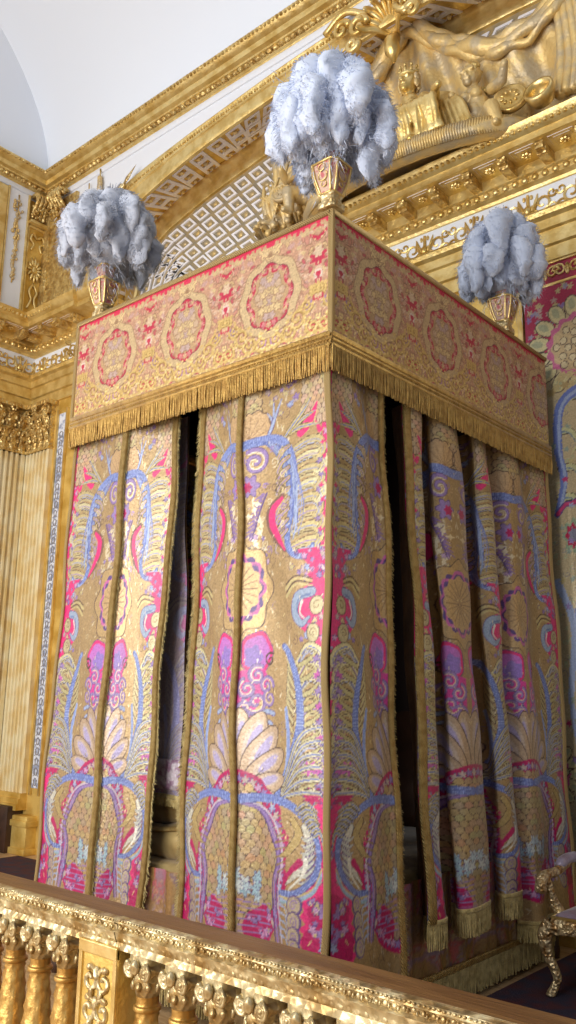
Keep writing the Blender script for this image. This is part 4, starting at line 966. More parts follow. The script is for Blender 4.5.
# ------------------------------------------------------------------ fluted pilasters with leafy capitals in the corner
def pilaster(nm, o, d, nr, w, z0, z1, cap_h):
    """o: foot of one side on the wall; d along the wall; nr out of it."""
    o = Vector(o); d = Vector(d); nr = Vector(nr); dep = .07
    poly = [(0, 0), (0, dep)]; nf = 6; m_ = w * .07; pw = (w - 2 * m_) / nf
    for i in range(nf):
        x = m_ + i * pw; poly += [(x + pw * .12, dep), (x + pw * .22, dep - .028), (x + pw * .5, dep - .036), (x + pw * .70, dep - .028), (x + pw * .76, dep)]
    poly += [(w, dep), (w, 0)]
    m = MB(); k = len(poly); vs = []
    for z in (z0, z1):
        for x, y in poly: q = o + d * x + nr * y; vs.append((q.x, q.y, z))
    m.add(vs, [(i, (i + 1) % k, k + (i + 1) % k, k + i) for i in range(k)] + [tuple(range(k)), tuple(range(k, 2 * k))])
    p = struct(nm, m, M['gold_fluted'], None, 25)
    def slab(m, a, b, e, zz0, zz1):
        vs = []
        for x, y in ((a, 0), (b, 0), (b, e), (a, e)):
            q = o + d * x + nr * y; vs += [(q.x, q.y, zz0), (q.x, q.y, zz1)]
        m.add(vs, [(0, 2, 3, 1), (2, 4, 5, 3), (4, 6, 7, 5), (6, 0, 1, 7), (0, 6, 4, 2), (1, 3, 5, 7)])
    m = MB()
    for e, a0, b0 in ((.12, z0 - .10, z0 - .05), (.10, z0 - .05, z0), (.14, z0 - .16, z0 - .10)): slab(m, -.02, w + .02, e, a0, b0)
    struct('pilaster_base', m, M['gold_flat'], p)
    m = MB(); slab(m, -.01, w + .01, .10, z1, z1 + .03); slab(m, 0, w, .075, z1, z1 + cap_h); slab(m, -.05, w + .05, .16, z1 + cap_h - .05, z1 + cap_h)
    for row in range(2):
        nl = 4 if row == 0 else 3
        for i in range(nl):
            x = w * (i + .5) / nl; zb = z1 + .03 + row * cap_h * .32; hh = cap_h * .40
            pts = []
            for t, e in ((0, .08), (.5, .085), (.85, .115), (1., .15), (.92, .175)): q = o + d * x + nr * e; pts.append((q.x, q.y, zb + hh * t))
            m.tube(catmull(pts, 3), [w / nl * .34, w / nl * .36, w / nl * .40, w / nl * .42, w / nl * .42, w / nl * .42, w / nl * .40, w / nl * .38, w / nl * .34, w / nl * .3, w / nl * .24, w / nl * .18, w / nl * .1][:13], 8, True, .3, up=(d.x, d.y, 0))
            for s_ in (-1, 1):
                q = o + d * (x + s_ * w / nl * .3) + nr * .13; m.ell((q.x, q.y, zb + hh * .8), (.02, .02, .03), 6, 4)
                q = o + d * (x + s_ * w / nl * .34) + nr * .11; m.ell((q.x, q.y, zb + hh * .45), (.018, .018, .03), 6, 4)
    for s_ in (0, 1):
        c = o + d * (w * s_ + (.02 if s_ == 0 else -.02)) + nr * .13
        pts = []
        for i in range(19):
            t = i / 18; th = t * 2.6 * PI; rr = .07 * (1 - .8 * t); u = -rr * math.cos(th) * (1 if s_ else -1)
            pts.append((c.x + d.x * u, c.y + d.y * u, z1 + cap_h - .11 + rr * math.sin(th)))
        m.tube(pts, .016, 6)
    c = o + d * (w / 2) + nr * .15
    for k in range(6): m.ell((c.x + d.x * .03 * math.cos(k * PI / 3), c.y + d.y * .03 * math.cos(k * PI / 3), z1 + cap_h - .06 + .03 * math.sin(k * PI / 3)), .018, 6, 4)
    struct('pilaster_capital', m, M['gold_carved'], p)
    return p
pilaster('trim_8', (-5.99, FY), (1, 0), (0, -1), .46, .56, 4.17, .55)
pilaster('trim_9', (LX, FY - .08), (0, -1), (1, 0), .46, .56, 4.17, .55)
# gilded boards behind them and the painted strip
mb = MB(); mb.box(LX, xl, FY - .02, FY, .0, 4.72); mb.box(LX, LX + .02, .9, FY, .4, 4.72); mb.box(xl, xl + .015, FY - .02, RY - .03, 0, 4.72); struct('trim_10', mb, M['gold_flat'])
M['strip'] = mat('blue_white_painted_strip', (222, 228, 240), .35, .1, .25, 30, rgb2=(150, 160, 186), vscale=22, vlo=.45, vhi=.58)
mb = MB(); mb.box(-5.425, -5.295, FY - .035, FY - .02, .62, 4.55); strip = struct('trim_11', mb, M['strip'])
sc = MB(); wv = random.Random(8)
M['strip_line'] = mat('grey_arabesque_paint', (146, 140, 140), .5, .2)
for k in range(38):
    z = .68 + k * .098
    sc.tube([(-5.365 + .03 * math.cos(t) * (1 if k % 2 else .7), FY - .038, z + .035 * math.sin(t)) for t in np.linspace(0, 2 * PI, 11)], .005, 5)
    for s_ in (-1, 1): sc.tube([(-5.365 + s_ * .04, FY - .038, z - .045), (-5.365 + s_ * .012, FY - .038, z - .02), (-5.365 + s_ * .035, FY - .038, z + .02)], .004, 4)
struct('arabesque', sc, M['strip_line'], strip)
mb = MB()
for x in (-5.44, -5.28): mb.box(x - .012, x + .012, FY - .05, FY - .02, .55, 4.6, .004)
struct('strip_beading', mb, M['gold_bright'], strip)
# dado: gold plinth blocks and dark panel at the foot of the pilasters
mb = MB(); mb.box(-5.56, -5.30, FY - .14, FY, 0, .36, .01); mb.box(-5.58, -5.28, FY - .16, FY, .26, .32, .008); mb.box(-5.58, -5.28, FY - .16, FY, .0, .06, .008); struct('trim_12', mb, M['gold_flat'])
mb = MB(); mb.box(LX, -5.56, FY - .2, FY, 0, .44, .01); mb.box(LX, LX + .3, 1.0, FY, 0, .44, .01); struct('baseboard_back', mb, M['dark_wood'])
# alcove back wall below the entablature, gilded boards round the hanging
mb = MB(); mb.box(xl, 2 * AX - xl, RY - .03, RY, 0, 4.72); struct('trim_13', mb, M['gold_flat'])
mb = MB()
mb.box(-.28, 1.9, RY - .045, RY - .03, 4.535, 4.72); tb = struct('trim_14', mb, M['red_silk'])
sc = MB()
for k in range(12):
    x = -.2 + k * .17
    for sg in (-1, 1):
        pts = []
        for i in range(15):
            t = i / 14; th = sg * t * 2.4 * PI + (0 if sg > 0 else PI); rr = .055 * (1 - .8 * t); pts.append((x + .06 * sg + rr * math.cos(th), RY - .048, 4.63 + rr * math.sin(th)))
        sc.tube(pts, .010, 5)
    sc.ell((x, RY - .046, 4.63), (.02, .012, .05), 8, 5)
struct('border_scrollwork', sc, M['gold_carved'], tb)
mb = MB(); mb.box(-.28, 1.9, RY - .06, RY - .03, 4.70, 4.73, .006); mb.box(-.28, 1.9, RY - .055, RY - .03, 4.525, 4.55, .006); mb.box(-.26, -.215, RY - .07, RY - .03, .3, 4.55, .008); struct('border_mouldings', mb, M['gold_bright'], tb)

# large silk hanging on the wall to the right of the bed
hang = thing('wall_hanging', 'large floral silk hanging with crimson border on the wall right of the bed', 'wall hanging', (0, 0, 0))
HW = .62
def paint_hanging():
    C = Canvas(HW, 4.05, .004, (196, 178, 140), .5); rnd = random.Random(17)
    f = lambda px, py: ((px - 525) * .0075, 4.03 - (py - 281) * .0079)
    L = lambda pts: [f(*p) for p in pts]; RD = (178, 24, 74)
    for k in range(500): C.scroll(rnd.uniform(0, HW), rnd.uniform(0, 4), rnd.uniform(.012, .03), 1., rnd.uniform(0, 6), .003, rnd.choice([(214, 200, 160), (160, 150, 140), (180, 190, 150)]), .5)
    C.poly(L([(520, 276), (620, 276), (620, 296), (570, 300), (552, 330), (542, 360), (544, 420), (520, 420)]), RD)
    for k in range(26): C.ell(*f(rnd.uniform(528, 575), rnd.uniform(284, 325)), .022, .018, rnd.choice([LILAC, CREAM, (190, 160, 150), (160, 150, 170)]), rnd.uniform(0, 3), .2, .35, 5)
    for k in range(10): C.ell(*f(rnd.uniform(526, 540), rnd.uniform(320, 400)), .022, .018, rnd.choice([LILAC, CREAM, (160, 150, 170)]), 0, .2, .35, 5)
    def rose(px, py, s=1.):
        cx, cy = f(px, py)
        for q, r, a in ((15, .30, .075), ):
            for k in range(q):
                th = k * 2 * PI / q; C.ell(cx + r * s * math.cos(th), cy + r * s * math.sin(th), .085 * s, .06 * s, DKO, th); C.ell(cx + r * s * math.cos(th), cy + r * s * math.sin(th), .077 * s, .052 * s, (212, 200, 150), th, .5); C.ell(cx + r * s * 1.05 * math.cos(th), cy + r * s * 1.05 * math.sin(th), .045 * s, .026 * s, (176, 176, 140), th, .4)
        C.ell(cx, cy, .235 * s, .235 * s, (196, 100, 140), 0, 0, .06, 15); C.ell(cx, cy, .2 * s, .2 * s, (196, 172, 130), 0, .5, .05, 12)
        for k in range(22):
            a = k * 2.4; r = .04 * s * math.sqrt(k); C.ell(cx + r * math.cos(a), cy + r * math.sin(a), .03, .03, DKO); C.ell(cx + r * math.cos(a), cy + r * math.sin(a), .024, .024, (206, 190, 150), 0, .5)
    rose(578, 345)
    for k in range(18): C.ell(*f(548 + rnd.uniform(0, 40), 378 + rnd.uniform(-8, 12)), .03, .026, rnd.choice([(200, 180, 130), (184, 160, 110)]), 0, .5, .2, 6)
    def plumeleaf(pts, w, n, side, tip):
        P = catmull(L(pts), 10)
        for k in range(n):
            p = P[int((k + .6) * (len(P) - 1) / n)]; q = P[min(len(P) - 1, int((k + .6) * (len(P) - 1) / n) + 4)]
            for q2, col, ww in ((0, DKO, .034), (1, (200, 200, 150), .028)): C.stroke([p, (p[0] + side * .09, p[1] - .01), (p[0] + side * .15, p[1] - .10), (p[0] + side * .10, p[1] - .17)], ww, .004, col, .4)
            C.stroke([p, (p[0] + side * .08, p[1] - .02), (p[0] + side * .13, p[1] - .10)], .007, .003, (120, 140, 150))
        C.stroke(L(pts), w, w * .5, BLUE, .1); C.stroke([(a + .01, b) for a, b in L(pts)], w * .3, w * .2, LBLUE, .1)
    plumeleaf([(600, 386), (575, 388), (556, 402), (552, 440), (556, 470), (548, 500)], .045, 5, 1, MAG)
    C.stroke(L([(548, 500), (556, 492), (566, 490), (580, 478), (600, 470)]), .02, .02, PURP); C.stroke(L([(548, 500), (556, 492), (566, 490), (580, 478), (600, 470)]), .012, .014, (196, 60, 110)); C.ell(*f(563, 520), .075, .11, (150, 170, 140), 0, .3, .15, 8); C.ell(*f(562, 520), .05, .08, RD, 0, 0, .15, 8); C.ell(*f(562, 520), .03, .05, (130, 130, 150), 0, .3, .2, 7)
    plumeleaf([(610, 545), (585, 552), (566, 580), (562, 640), (566, 700), (560, 740)], .05, 7, 1, MAG)
    C.stroke(L([(545, 560), (558, 600), (552, 660), (560, 720)]), .03, .015, LBLUE)
    rose(606, 655, .75); rose(606, 850, .9); rose(528, 720, .6)
    for k in range(60): C.ell(*f(rnd.uniform(526, 606), rnd.uniform(420, 740)), .02, .016, rnd.choice([LILAC, CREAM, (190, 60, 110), (150, 164, 150), LBLUE]), rnd.uniform(0, 3), .2, .35, 5)
    for y0 in (760, 900): plumeleaf([(600, y0), (570, y0 + 10), (552, y0 + 60), (556, y0 + 110)], .045, 5, 1, MAG)
    return C
HANG = paint_hanging()
us = np.arange(0, 1.75, .008); vs = np.arange(.5, 4.525, .008)
hc = lambda U, V: HANG.sample(np.abs((U + HW * .0) % (2 * HW) - 0) if False else HW - np.abs(U % (2 * HW) - HW), V - .5)
cloth('silk_panel', lambda U, V: (-.205 + U, RY - .055 + .003 * np.sin(U * 7) + 0 * V, V), us, vs, hc, M['brocade'], hang)
mb = MB(); mb.box(-.205, 1.545, RY - .05, RY - .032, .5, 4.525); obj('backing', mb, M['lining'], hang, False)

# ------------------------------------------------------------------ attic on the left wall: white panel with garland, gold trophy panel
mb = MB()
mb.box(LX, LX + .035, 1.2, FY - .02, 5.70, 7.30); att = struct('trim_15', mb, M['gold_flat'])
mb = MB(); mb.box(LX + .0, LX + .045, 1.54, 1.79, 5.86, 7.34); struct('trim_16', mb, M['white'])
mb = MB()
for y in (1.53, 1.80): mb.box(LX, LX + .07, y - .012, y + .012, 5.80, 7.34, .006)
mb.box(LX, LX + .07, 1.52, 1.81, 5.78, 5.86, .006)
for y in (1.83, 2.07): mb.box(LX, LX + .06, y - .010, y + .010, 5.82, 6.96, .004)
for z in (5.82, 6.96): mb.box(LX, LX + .06, 1.83, 2.07, z - .014, z + .014, .004)
mb.box(LX, LX + .12, 1.81, FY - .02, 6.98, 7.02, .008); mb.box(LX, LX + .10, 0.3, 1.50, 5.75, 7.30, .01)
struct('attic_mouldings', mb, M['gold'], att)
mb = MB(); mb.box(LX, LX + .13, 1.81, FY - .02, 5.68, 5.80, .01); struct('attic_ledge', mb, M['gold_flat'], att)
mb = MB(); mb.box(-5.92, -5.42, FY - .04, FY, 5.70, 7.30); mb.box(LX + .02, -5.90, FY - .07, FY, 5.7, 7.30, .01); struct('trim_17', mb, M['gold_carved'])
rr = random.Random(12)
g = thing('garland_carving', 'narrow gilded garland hanging down the white attic panel of the left wall', 'carving', (LX + .045, 1.665, 5.92))
mb = MB()
for k in range(60):
    t = k / 60; z = 1.28 - 1.0 * t; w = .045 * (1 - .55 * t) * (1 + .4 * math.sin(t * 19))
    mb.ell((.01, rr.uniform(-w, w), z), (rr.uniform(.012, .025), rr.uniform(.014, .024), rr.uniform(.014, .028)), 7, 5)
o = obj('leaves', mb, M['gold_dusty'], g)
mb = MB(); mb.tube([(.006, 0, 1.36), (.012, 0, 1.0), (.006, 0, .24)], .008, 6); obj('ribbon', mb, M['gold_bright'], g)
g = thing('trophy_carving', 'gilded rosette and ribbon trophy in the gold attic panel of the left corner', 'carving', (LX + .035, 1.95, 5.85))
mb = MB()
for k in range(12):
    a = k * PI / 6; mb.tube([(.008, .03 * math.cos(a), .58 + .03 * math.sin(a)), (.02, .075 * math.cos(a), .58 + .10 * math.sin(a)), (.006, .095 * math.cos(a), .58 + .17 * math.sin(a))], [.012, .02, .004], 6)
mb.ell((.012, 0, .58), (.02, .04, .05), 10, 6); obj('rosette', mb, M['gold'], g)
for q_ in (0, 1):
    mb = MB()
    for sg in (-1, 1):
        if q_ == 0: mb.tube(catmull([(.01, 0, .98), (.02, sg * .06, 1.02), (.02, sg * .09, .95), (.012, sg * .04, .9), (.012, sg * .07, .82)], 5), .014, 6)
        else: mb.tube(catmull([(.01, 0, .4), (.016, sg * .05, .3), (.016, sg * .02, .2), (.01, sg * .06, .08)], 5), .014, 6)
    obj('ribbon', mb, M['gold'], g)
# carved console heads under the crown in the corner
for (nm, lab, x, y, dx, dy) in (('scroll_bracket', 'gilded acanthus scroll bracket under the crown moulding on the left wall', LX + .03, 1.95, 0, 1), ('scroll_bracket', 'gilded acanthus scroll bracket under the crown moulding beside the white spandrel', -5.68, FY - .05, 1, 0)):
    g = thing(nm, lab, 'bracket', (x, y, 7.05)); mb = MB(); n2 = (-dy * -1, -dx) if dx == 0 else (0, -1)
    for k in range(-2, 3):
        b = k * .048
        pts = [(0, .30), (.10, .30), (.14, .23), (.10, .16), (.05, .10), (.03, .02)]
        mb.tube(catmull([(n2[0] * e + dx * b, n2[1] * e + dy * b, z) for e, z in pts], 4), [.026] * 10 + [.022] * 11, 7)
        mb.ell((n2[0] * .13 + dx * b, n2[1] * .13 + dy * b, .22), .03, 8, 6)
    for k in range(40):
        b = rr.uniform(-.12, .12); mb.ell((n2[0] * rr.uniform(.04, .14) + dx * b, n2[1] * rr.uniform(.04, .14) + dy * b, rr.uniform(.02, .3)), rr.uniform(.012, .028), 6, 4)
    obj('acanthus', mb, M['gold_carved'], g)
# ------------------------------------------------------------------ carved group over the bed
rel = thing('relief_sculpture', 'gilded carved group of a seated crowned figure under a drapery above the bed', 'sculpture', (AX, RY, 5.7))
def RP(x, y, z): return (x - AX, y - RY, z - 5.7)
# curved fringed ledge the group sits on
ARC = [(AX + 1.02 * math.sin(a), 2.46 - .50 * math.cos(a) ** 1.0, 5.66 + .10 * (1 - math.cos(a))) for a in np.linspace(-1.5, 1.5, 46)]
mb = MB(); P = [RP(*p) for p in ARC]
mb.tube(P, .075, 16, True, 1.25)
for i, p in enumerate(resample(P, .02)):
    r2 = random.uniform(-.3, .3)
    mb.tube([(p[0] * 1.0, p[1] - .085 + .0 * r2, p[2] + .06), (p[0], p[1] - .10, p[2]), (p[0] + .006 * r2, p[1] - .075, p[2] - .07)], .011, 5)
obj('fringed_ledge', mb, M['gold_dusty'], rel)
mb = MB(); vs = []
for p in ARC: q = RP(*p); vs += [(q[0], q[1], q[2] + .03), (q[0], -.05, q[2] + .12)]
mb.add(vs, [(2 * i, 2 * i + 2, 2 * i + 3, 2 * i + 1) for i in range(len(ARC) - 1)]); obj('cloud_bank', mb, M['gold_dusty'], rel)
# hanging drapery behind
def ztop(x):
    return float(np.interp(abs(x - AX), [0, .15, .31, .6, .84, 1.1, 1.33, 1.45], [7.22, 7.08, 6.9, 6.66, 6.54, 6.53, 6.66, 6.76]))
mb = MB()
def dr(a, b):
    x = AX - 1.45 + 2.9 * a; zt = ztop(x); z = 5.72 + (zt - 5.72) * b; u = x - AX
    y = RY - .10 - .07 * math.sin(u * 9 + (1 - b) * 3) * (1 - .5 * b) - .18 * b ** 2 - .03 * math.sin(u * 23 + b * 5)
    return RP(x, y, z)
mb.grid(dr, 110, 40); obj('drapery', mb, M['gold_dusty'], rel)
mb = MB()
for off, r_, ph in ((0, .07, 0), (.055, .05, 1.5), (-.06, .045, 3)):
    pts = []; rad = []
    for i in range(90):
        x = AX - 1.42 + 2.84 * i / 89; z = ztop(x) + off + .012 * math.sin(i * .9 + ph); pts.append(RP(x, RY - .30 - .02 * math.sin(i * .5 + ph), z)); rad.append(r_ * (.7 + .45 * abs(math.sin(i * .12 + ph))))
    mb.tube(pts, rad, 9)
obj('swag_roll', mb, M['gold_dusty'], rel)
rk = random.Random(2)
for cx in (AX - 1.42, AX + 1.42):
    mb = MB()
    for k in range(16):
        a = k * 2.4; mb.ell(RP(cx + .075 * math.cos(a) * rk.uniform(.4, 1), RY - .34 + rk.uniform(-.04, .04), 6.80 + .08 * math.sin(a) * rk.uniform(.4, 1)), (.05, .045, .05), 8, 6)
    obj('knot', mb, M['gold_dusty'], rel); mb = MB()
    for k in range(5):
        x = cx - .10 + .05 * k
        mb.tube(catmull([RP(x, RY - .32, 6.80), RP(x * .98 + cx * .02 + .02, RY - .27, 6.5), RP(x + .02 * math.sin(k), RY - .22, 6.2), RP(x - .02, RY - .24 - .02 * (k % 2), 5.90)], 6), [.03] * 4 + [.042] * 15, 8)
    obj('sash', mb, M['gold_dusty'], rel)
# crown of leaves at the key of the arch
mb = MB()
for k in range(9):
    a = -1.3 + k * .325
    mb.tube(catmull([RP(AX, RY - .40, 7.02), RP(AX + .10 * math.sin(a), RY - .56, 7.02 + .16 * math.cos(a)), RP(AX + .2 * math.sin(a), RY - .64, 7.0 + .26 * math.cos(a)), RP(AX + .23 * math.sin(a), RY - .72, 6.98 + .25 * math.cos(a))], 4), [.02, .025, .03, .035, .04, .045, .045, .045, .045, .04, .035, .028, .012], 8, True, .5)
for sg in (-1, 1):
    for q_, (ox, oz, r_) in enumerate(((.24, 7.10, .10), (.42, 7.17, .085), (.30, 6.96, .07))):
        pts = []
        for i in range(21):
            t = i / 20; th = t * 2.6 * PI + (0 if sg < 0 else PI); rr_ = r_ * (1 - .82 * t); pts.append(RP(AX + sg * ox + rr_ * math.cos(th) * 1, RY - .66, oz + rr_ * math.sin(th) * (1 if q_ != 2 else -1)))
        mb.tube(pts, [.032 * (1 - .5 * i / 20) for i in range(21)], 7)
    mb.tube(catmull([RP(AX + sg * .16, RY - .62, 7.2), RP(AX + sg * .36, RY - .68, 7.3), RP(AX + sg * .6, RY - .66, 7.22)], 6), .03, 7)
mb.tube([RP(AX, RY - .46, 7.0), RP(AX, RY - .52, 6.92), RP(AX, RY - .50, 6.84), RP(AX, RY - .48, 6.74)], [.05, .06, .07, .015], 10)
obj('key_ornament', mb, M['gold_bright'], rel)
# figures: one continuous body each
def body(name, caps, vox, m, sm=4):
    mb = MB()
    for pts, rad in caps:
        k = 5; P_ = []; R_2 = []
        for i in range(len(pts) - 1):
            for t in np.linspace(0, 1, k, endpoint=False):
                P_.append(np.array(pts[i]) * (1 - t) + np.array(pts[i + 1]) * t); R_2.append(rad[i] * (1 - t) + rad[i + 1] * t)
        P_.append(np.array(pts[-1])); R_2.append(rad[-1])
        mb.tube([RP(*p) for p in P_], R_2, 12); mb.ell(RP(*pts[0]), rad[0], 12, 8); mb.ell(RP(*pts[-1]), rad[-1], 12, 8)
    o = obj(name, mb, m, rel); return remesh(o, vox, sm)
Fx, Fyy = -.93, 2.22
hx, hy, hz = Fx - .01, Fyy - .02, 6.49
caps = [([(Fx + .06, Fyy + .05, 5.92), (Fx + .03, Fyy + .05, 6.04), (Fx + .0, Fyy + .02, 6.20), (Fx - .01, Fyy + .01, 6.33)], [.14, .112, .128, .08]),
        ([(Fx - .06, Fyy - .09, 6.215), (Fx - .06, Fyy - .10, 6.21)], [.055, .05]), ([(Fx + .065, Fyy - .085, 6.215), (Fx + .065, Fyy - .095, 6.21)], [.055, .05]),
        ([(Fx - .01, Fyy + .01, 6.34), (Fx - .01, Fyy - .01, 6.44)], [.05, .044]),
        ([(hx, hy + .01, hz + .02), (hx, hy - .02, hz - .04)], [.082, .066]), ([(hx, hy - .06, hz - .075), (hx, hy - .062, hz - .08)], [.034, .03]),
        ([(hx, hy - .085, hz + .015), (hx, hy - .10, hz - .022)], [.010, .017]), ([(hx - .04, hy - .066, hz + .032), (hx + .04, hy - .066, hz + .032)], [.014, .014]), ([(hx - .022, hy - .082, hz - .045), (hx + .022, hy - .082, hz - .045)], [.009, .009]),
        ([(Fx - .14, Fyy, 6.29), (Fx - .25, Fyy - .06, 6.13), (Fx - .17, Fyy - .22, 6.10)], [.058, .046, .034]), ([(Fx - .17, Fyy - .22, 6.10), (Fx - .11, Fyy - .26, 6.11)], [.034, .028]),
        ([(Fx + .13, Fyy, 6.29), (Fx + .27, Fyy - .08, 6.13), (Fx + .36, Fyy - .22, 6.14)], [.058, .047, .035]), ([(Fx + .36, Fyy - .22, 6.14), (Fx + .41, Fyy - .26, 6.12)], [.035, .03]),
        ([(Fx, Fyy, 5.92), (Fx - .06, Fyy - .22, 5.97), (Fx - .12, Fyy - .22, 5.74)], [.12, .10, .07]), ([(Fx - .12, Fyy - .22, 5.74), (Fx - .15, Fyy - .32, 5.71)], [.045, .03]),
        ([(Fx + .10, Fyy, 5.92), (Fx + .27, Fyy - .20, 6.02), (Fx + .20, Fyy - .22, 5.76)], [.12, .10, .07]), ([(Fx + .20, Fyy - .22, 5.76), (Fx + .19, Fyy - .32, 5.72)], [.045, .03])]
body('crowned_figure', caps, .0085, M['gold_bright'], 2)
mb = MB()
for k in range(9):
    a = k * 2 * PI / 9; mb.tube([RP(hx + .066 * math.cos(a), hy + .01 + .066 * math.sin(a), hz + .065), RP(hx + .076 * math.cos(a), hy + .01 + .076 * math.sin(a), hz + .125)], [.018, .010], 6); mb.ell(RP(hx + .078 * math.cos(a), hy + .01 + .078 * math.sin(a), hz + .135), .014, 6, 4)
mb.tube([RP(hx + .072 * math.cos(a), hy + .01 + .072 * math.sin(a), hz + .07) for a in np.linspace(0, 2 * PI, 17)], .016, 6)
obj('crown', mb, M['gold'], rel)
mb = MB()   # hair
for k in range(40):
    a = PI * -.08 + (k % 20) * PI * 1.16 / 19; q = k // 20
    mb.ell(RP(hx + .080 * math.cos(a), hy + .015 + .072 * math.sin(a), hz + .04 - .055 * q - .012 * math.sin(k * 1.9)), (.022, .022, .034), 7, 5)
obj('hair', mb, M['gold_dusty'], rel)
mb = MB()   # robe: a tucked sheet over the lap falling in close folds, and a cloak from the shoulder
rk = random.Random(6)
for k in range(26):
    t = k / 25; xs = Fx - .17 + .50 * t; kx = Fx - .20 + .62 * t; ph = k * 1.9
    kz = 6.08 + .02 * math.sin(ph); rr_ = .021 + .007 * (k % 2)
    P_ = catmull([RP(xs * .5 + Fx * .5, Fyy - .06, 6.10), RP(xs, Fyy - .20, kz), RP(kx - .02, Fyy - .315 - .018 * (k % 2), 6.0 - .03 * abs(t - .5)), RP(kx + .02 * math.sin(ph), Fyy - .30 - .018 * (k % 2), 5.86), RP(kx + .04 * math.sin(ph), Fyy - .27, 5.73)], 5)
    mb.tube(P_, [rr_] * (len(P_) - 2) + [rr_ * 1.3] * 2, 7)
for k in range(12):
    t = k / 11; P_ = catmull([RP(Fx + .13 + .03 * t, Fyy + .04, 6.33), RP(Fx + .25 + .10 * t, Fyy + .0 - .03 * (k % 2), 6.20), RP(Fx + .30 + .22 * t, Fyy - .10 - .02 * (k % 2), 6.0), RP(Fx + .36 + .24 * t, Fyy - .14, 5.78)], 5)
    mb.tube(P_, [.02 + .008 * (k % 2)] * len(P_), 7)
for k in range(9):
    t = k / 8; mb.tube(catmull([RP(Fx - .11 + .03 * t, Fyy - .04, 6.31), RP(Fx - .04 + .05 * t, Fyy - .145, 6.19 - .02 * t), RP(Fx + .05 + .08 * t, Fyy - .13, 6.08 - .03 * t)], 5), .012, 6)
o = obj('robe', mb, M['gold'], rel); remesh(o, .009, 1)
def putto(px, py, pz, lean, nm):
    s = .80
    c = lambda x, y, z: (px + x * s, py + y * s, pz + z * s)
    caps = [([c(0, 0, 0), c(lean * .1, -.02, .22), c(lean * .16, -.03, .36)], [.10, .105, .07]), ([c(lean * .2, -.05, .56), c(lean * .2, -.08, .51)], [.088, .074]), ([c(lean * .2, -.165, .53), c(lean * .2, -.172, .505)], [.014, .018]), ([c(lean * .2 - .06, -.15, .555), c(lean * .2 + .06, -.15, .555)], [.016, .016]), ([c(lean * .2 - .025, -.16, .47), c(lean * .2 + .025, -.16, .47)], [.012, .012]), ([c(lean * .2, -.13, .44), c(lean * .2, -.132, .435)], [.03, .03]), ([c(lean * .15 - .06, -.12, .28), c(lean * .15 - .055, -.125, .28)], [.05, .045]), ([c(lean * .15 + .06, -.12, .28), c(lean * .15 + .055, -.125, .28)], [.05, .045]), ([c(lean * .06, -.09, .08), c(lean * .08, -.10, .14)], [.06, .05]), ([c(lean * .16, -.03, .36), c(lean * .19, -.04, .46)], [.05, .045]),
            ([c(-.10, -.03, .32), c(-.24, -.12, .22), c(-.20, -.24, .28)], [.05, .045, .032]), ([c(.12, -.03, .32), c(.26, -.10, .30), c(.34, -.20, .38)], [.05, .045, .032]),
            ([c(-.05, -.02, 0), c(-.12, -.20, -.02), c(-.12, -.18, -.22)], [.085, .07, .045]), ([c(.06, -.02, 0), c(.18, -.18, .0), c(.24, -.16, -.2)], [.085, .07, .045]), ([c(-.12, -.18, -.22), c(-.14, -.25, -.24)], [.04, .03]), ([c(.24, -.16, -.2), c(.25, -.24, -.22)], [.04, .03])]
    caps = [(p_, [r_ * .92 for r_ in rr0]) for p_, rr0 in caps]
    body(nm, caps, .0075, M['gold_dusty'], 1)
    mb = MB(); rk2 = random.Random(3)
    for k in range(60):
        a = rk2.uniform(0, 2 * PI); b = rk2.uniform(.05, 1.5); mb.ell(RP(*c(lean * .2 + .10 * math.cos(a) * math.cos(b), -.045 + .10 * math.sin(a) * math.cos(b) * (1 if math.sin(a) > 0 else .7), .575 + .09 * math.sin(b))), (.018, .018, .018), 6, 4)
    obj('curls', mb, M['gold'], rel)
putto(-.33, 2.30, 5.87, -.4, 'cherub')
putto(-2.02, 2.22, 5.92, .4, 'cherub')
mb = MB(); R3 = Matrix.Rotation(.35, 3, 'X')
def shield(cx, cy, cz, r, m, nm):
    mb = MB(); mb.lathe([(0.001, .035), (r * .3, .032), (r * .6, .022), (r * .78, .012), (r * .84, .026), (r * .95, .026), (r, .008), (r, -.015), (0.001, -.015)], (0, 0, 0), 28)
    for k in range(9): a = k * 2 * PI / 9; mb.ell((r * .42 * math.cos(a), r * .42 * math.sin(a), .028), (r * .16, r * .1, .012), 6, 4, Matrix.Rotation(a, 3, 'Z'))
    R = Matrix.Rotation(math.radians(78), 3, 'X') @ Matrix.Rotation(.0, 3, 'Y'); R = Matrix.Rotation(.25, 3, 'Z') @ R
    mb.v = [tuple(R @ Vector(v) + Vector(RP(cx, cy, cz))) for v in mb.v]; obj(nm, mb, m, rel)
shield(-.10, 2.30, 5.98, .135, M['gold_bright'], 'shield')
mb = MB(); mb.lathe([(.04, 0), (.085, .02), (.11, .09), (.115, .14), (.09, .142), (.085, .10), (.05, .03), (.001, .025)], (0, 0, 0), 22)
R = Matrix.Rotation(math.radians(70), 3, 'X'); mb.v = [tuple(R @ Vector(v) + Vector(RP(.15, 2.36, 5.86))) for v in mb.v]; obj('helmet', mb, M['gold_bright'], rel)
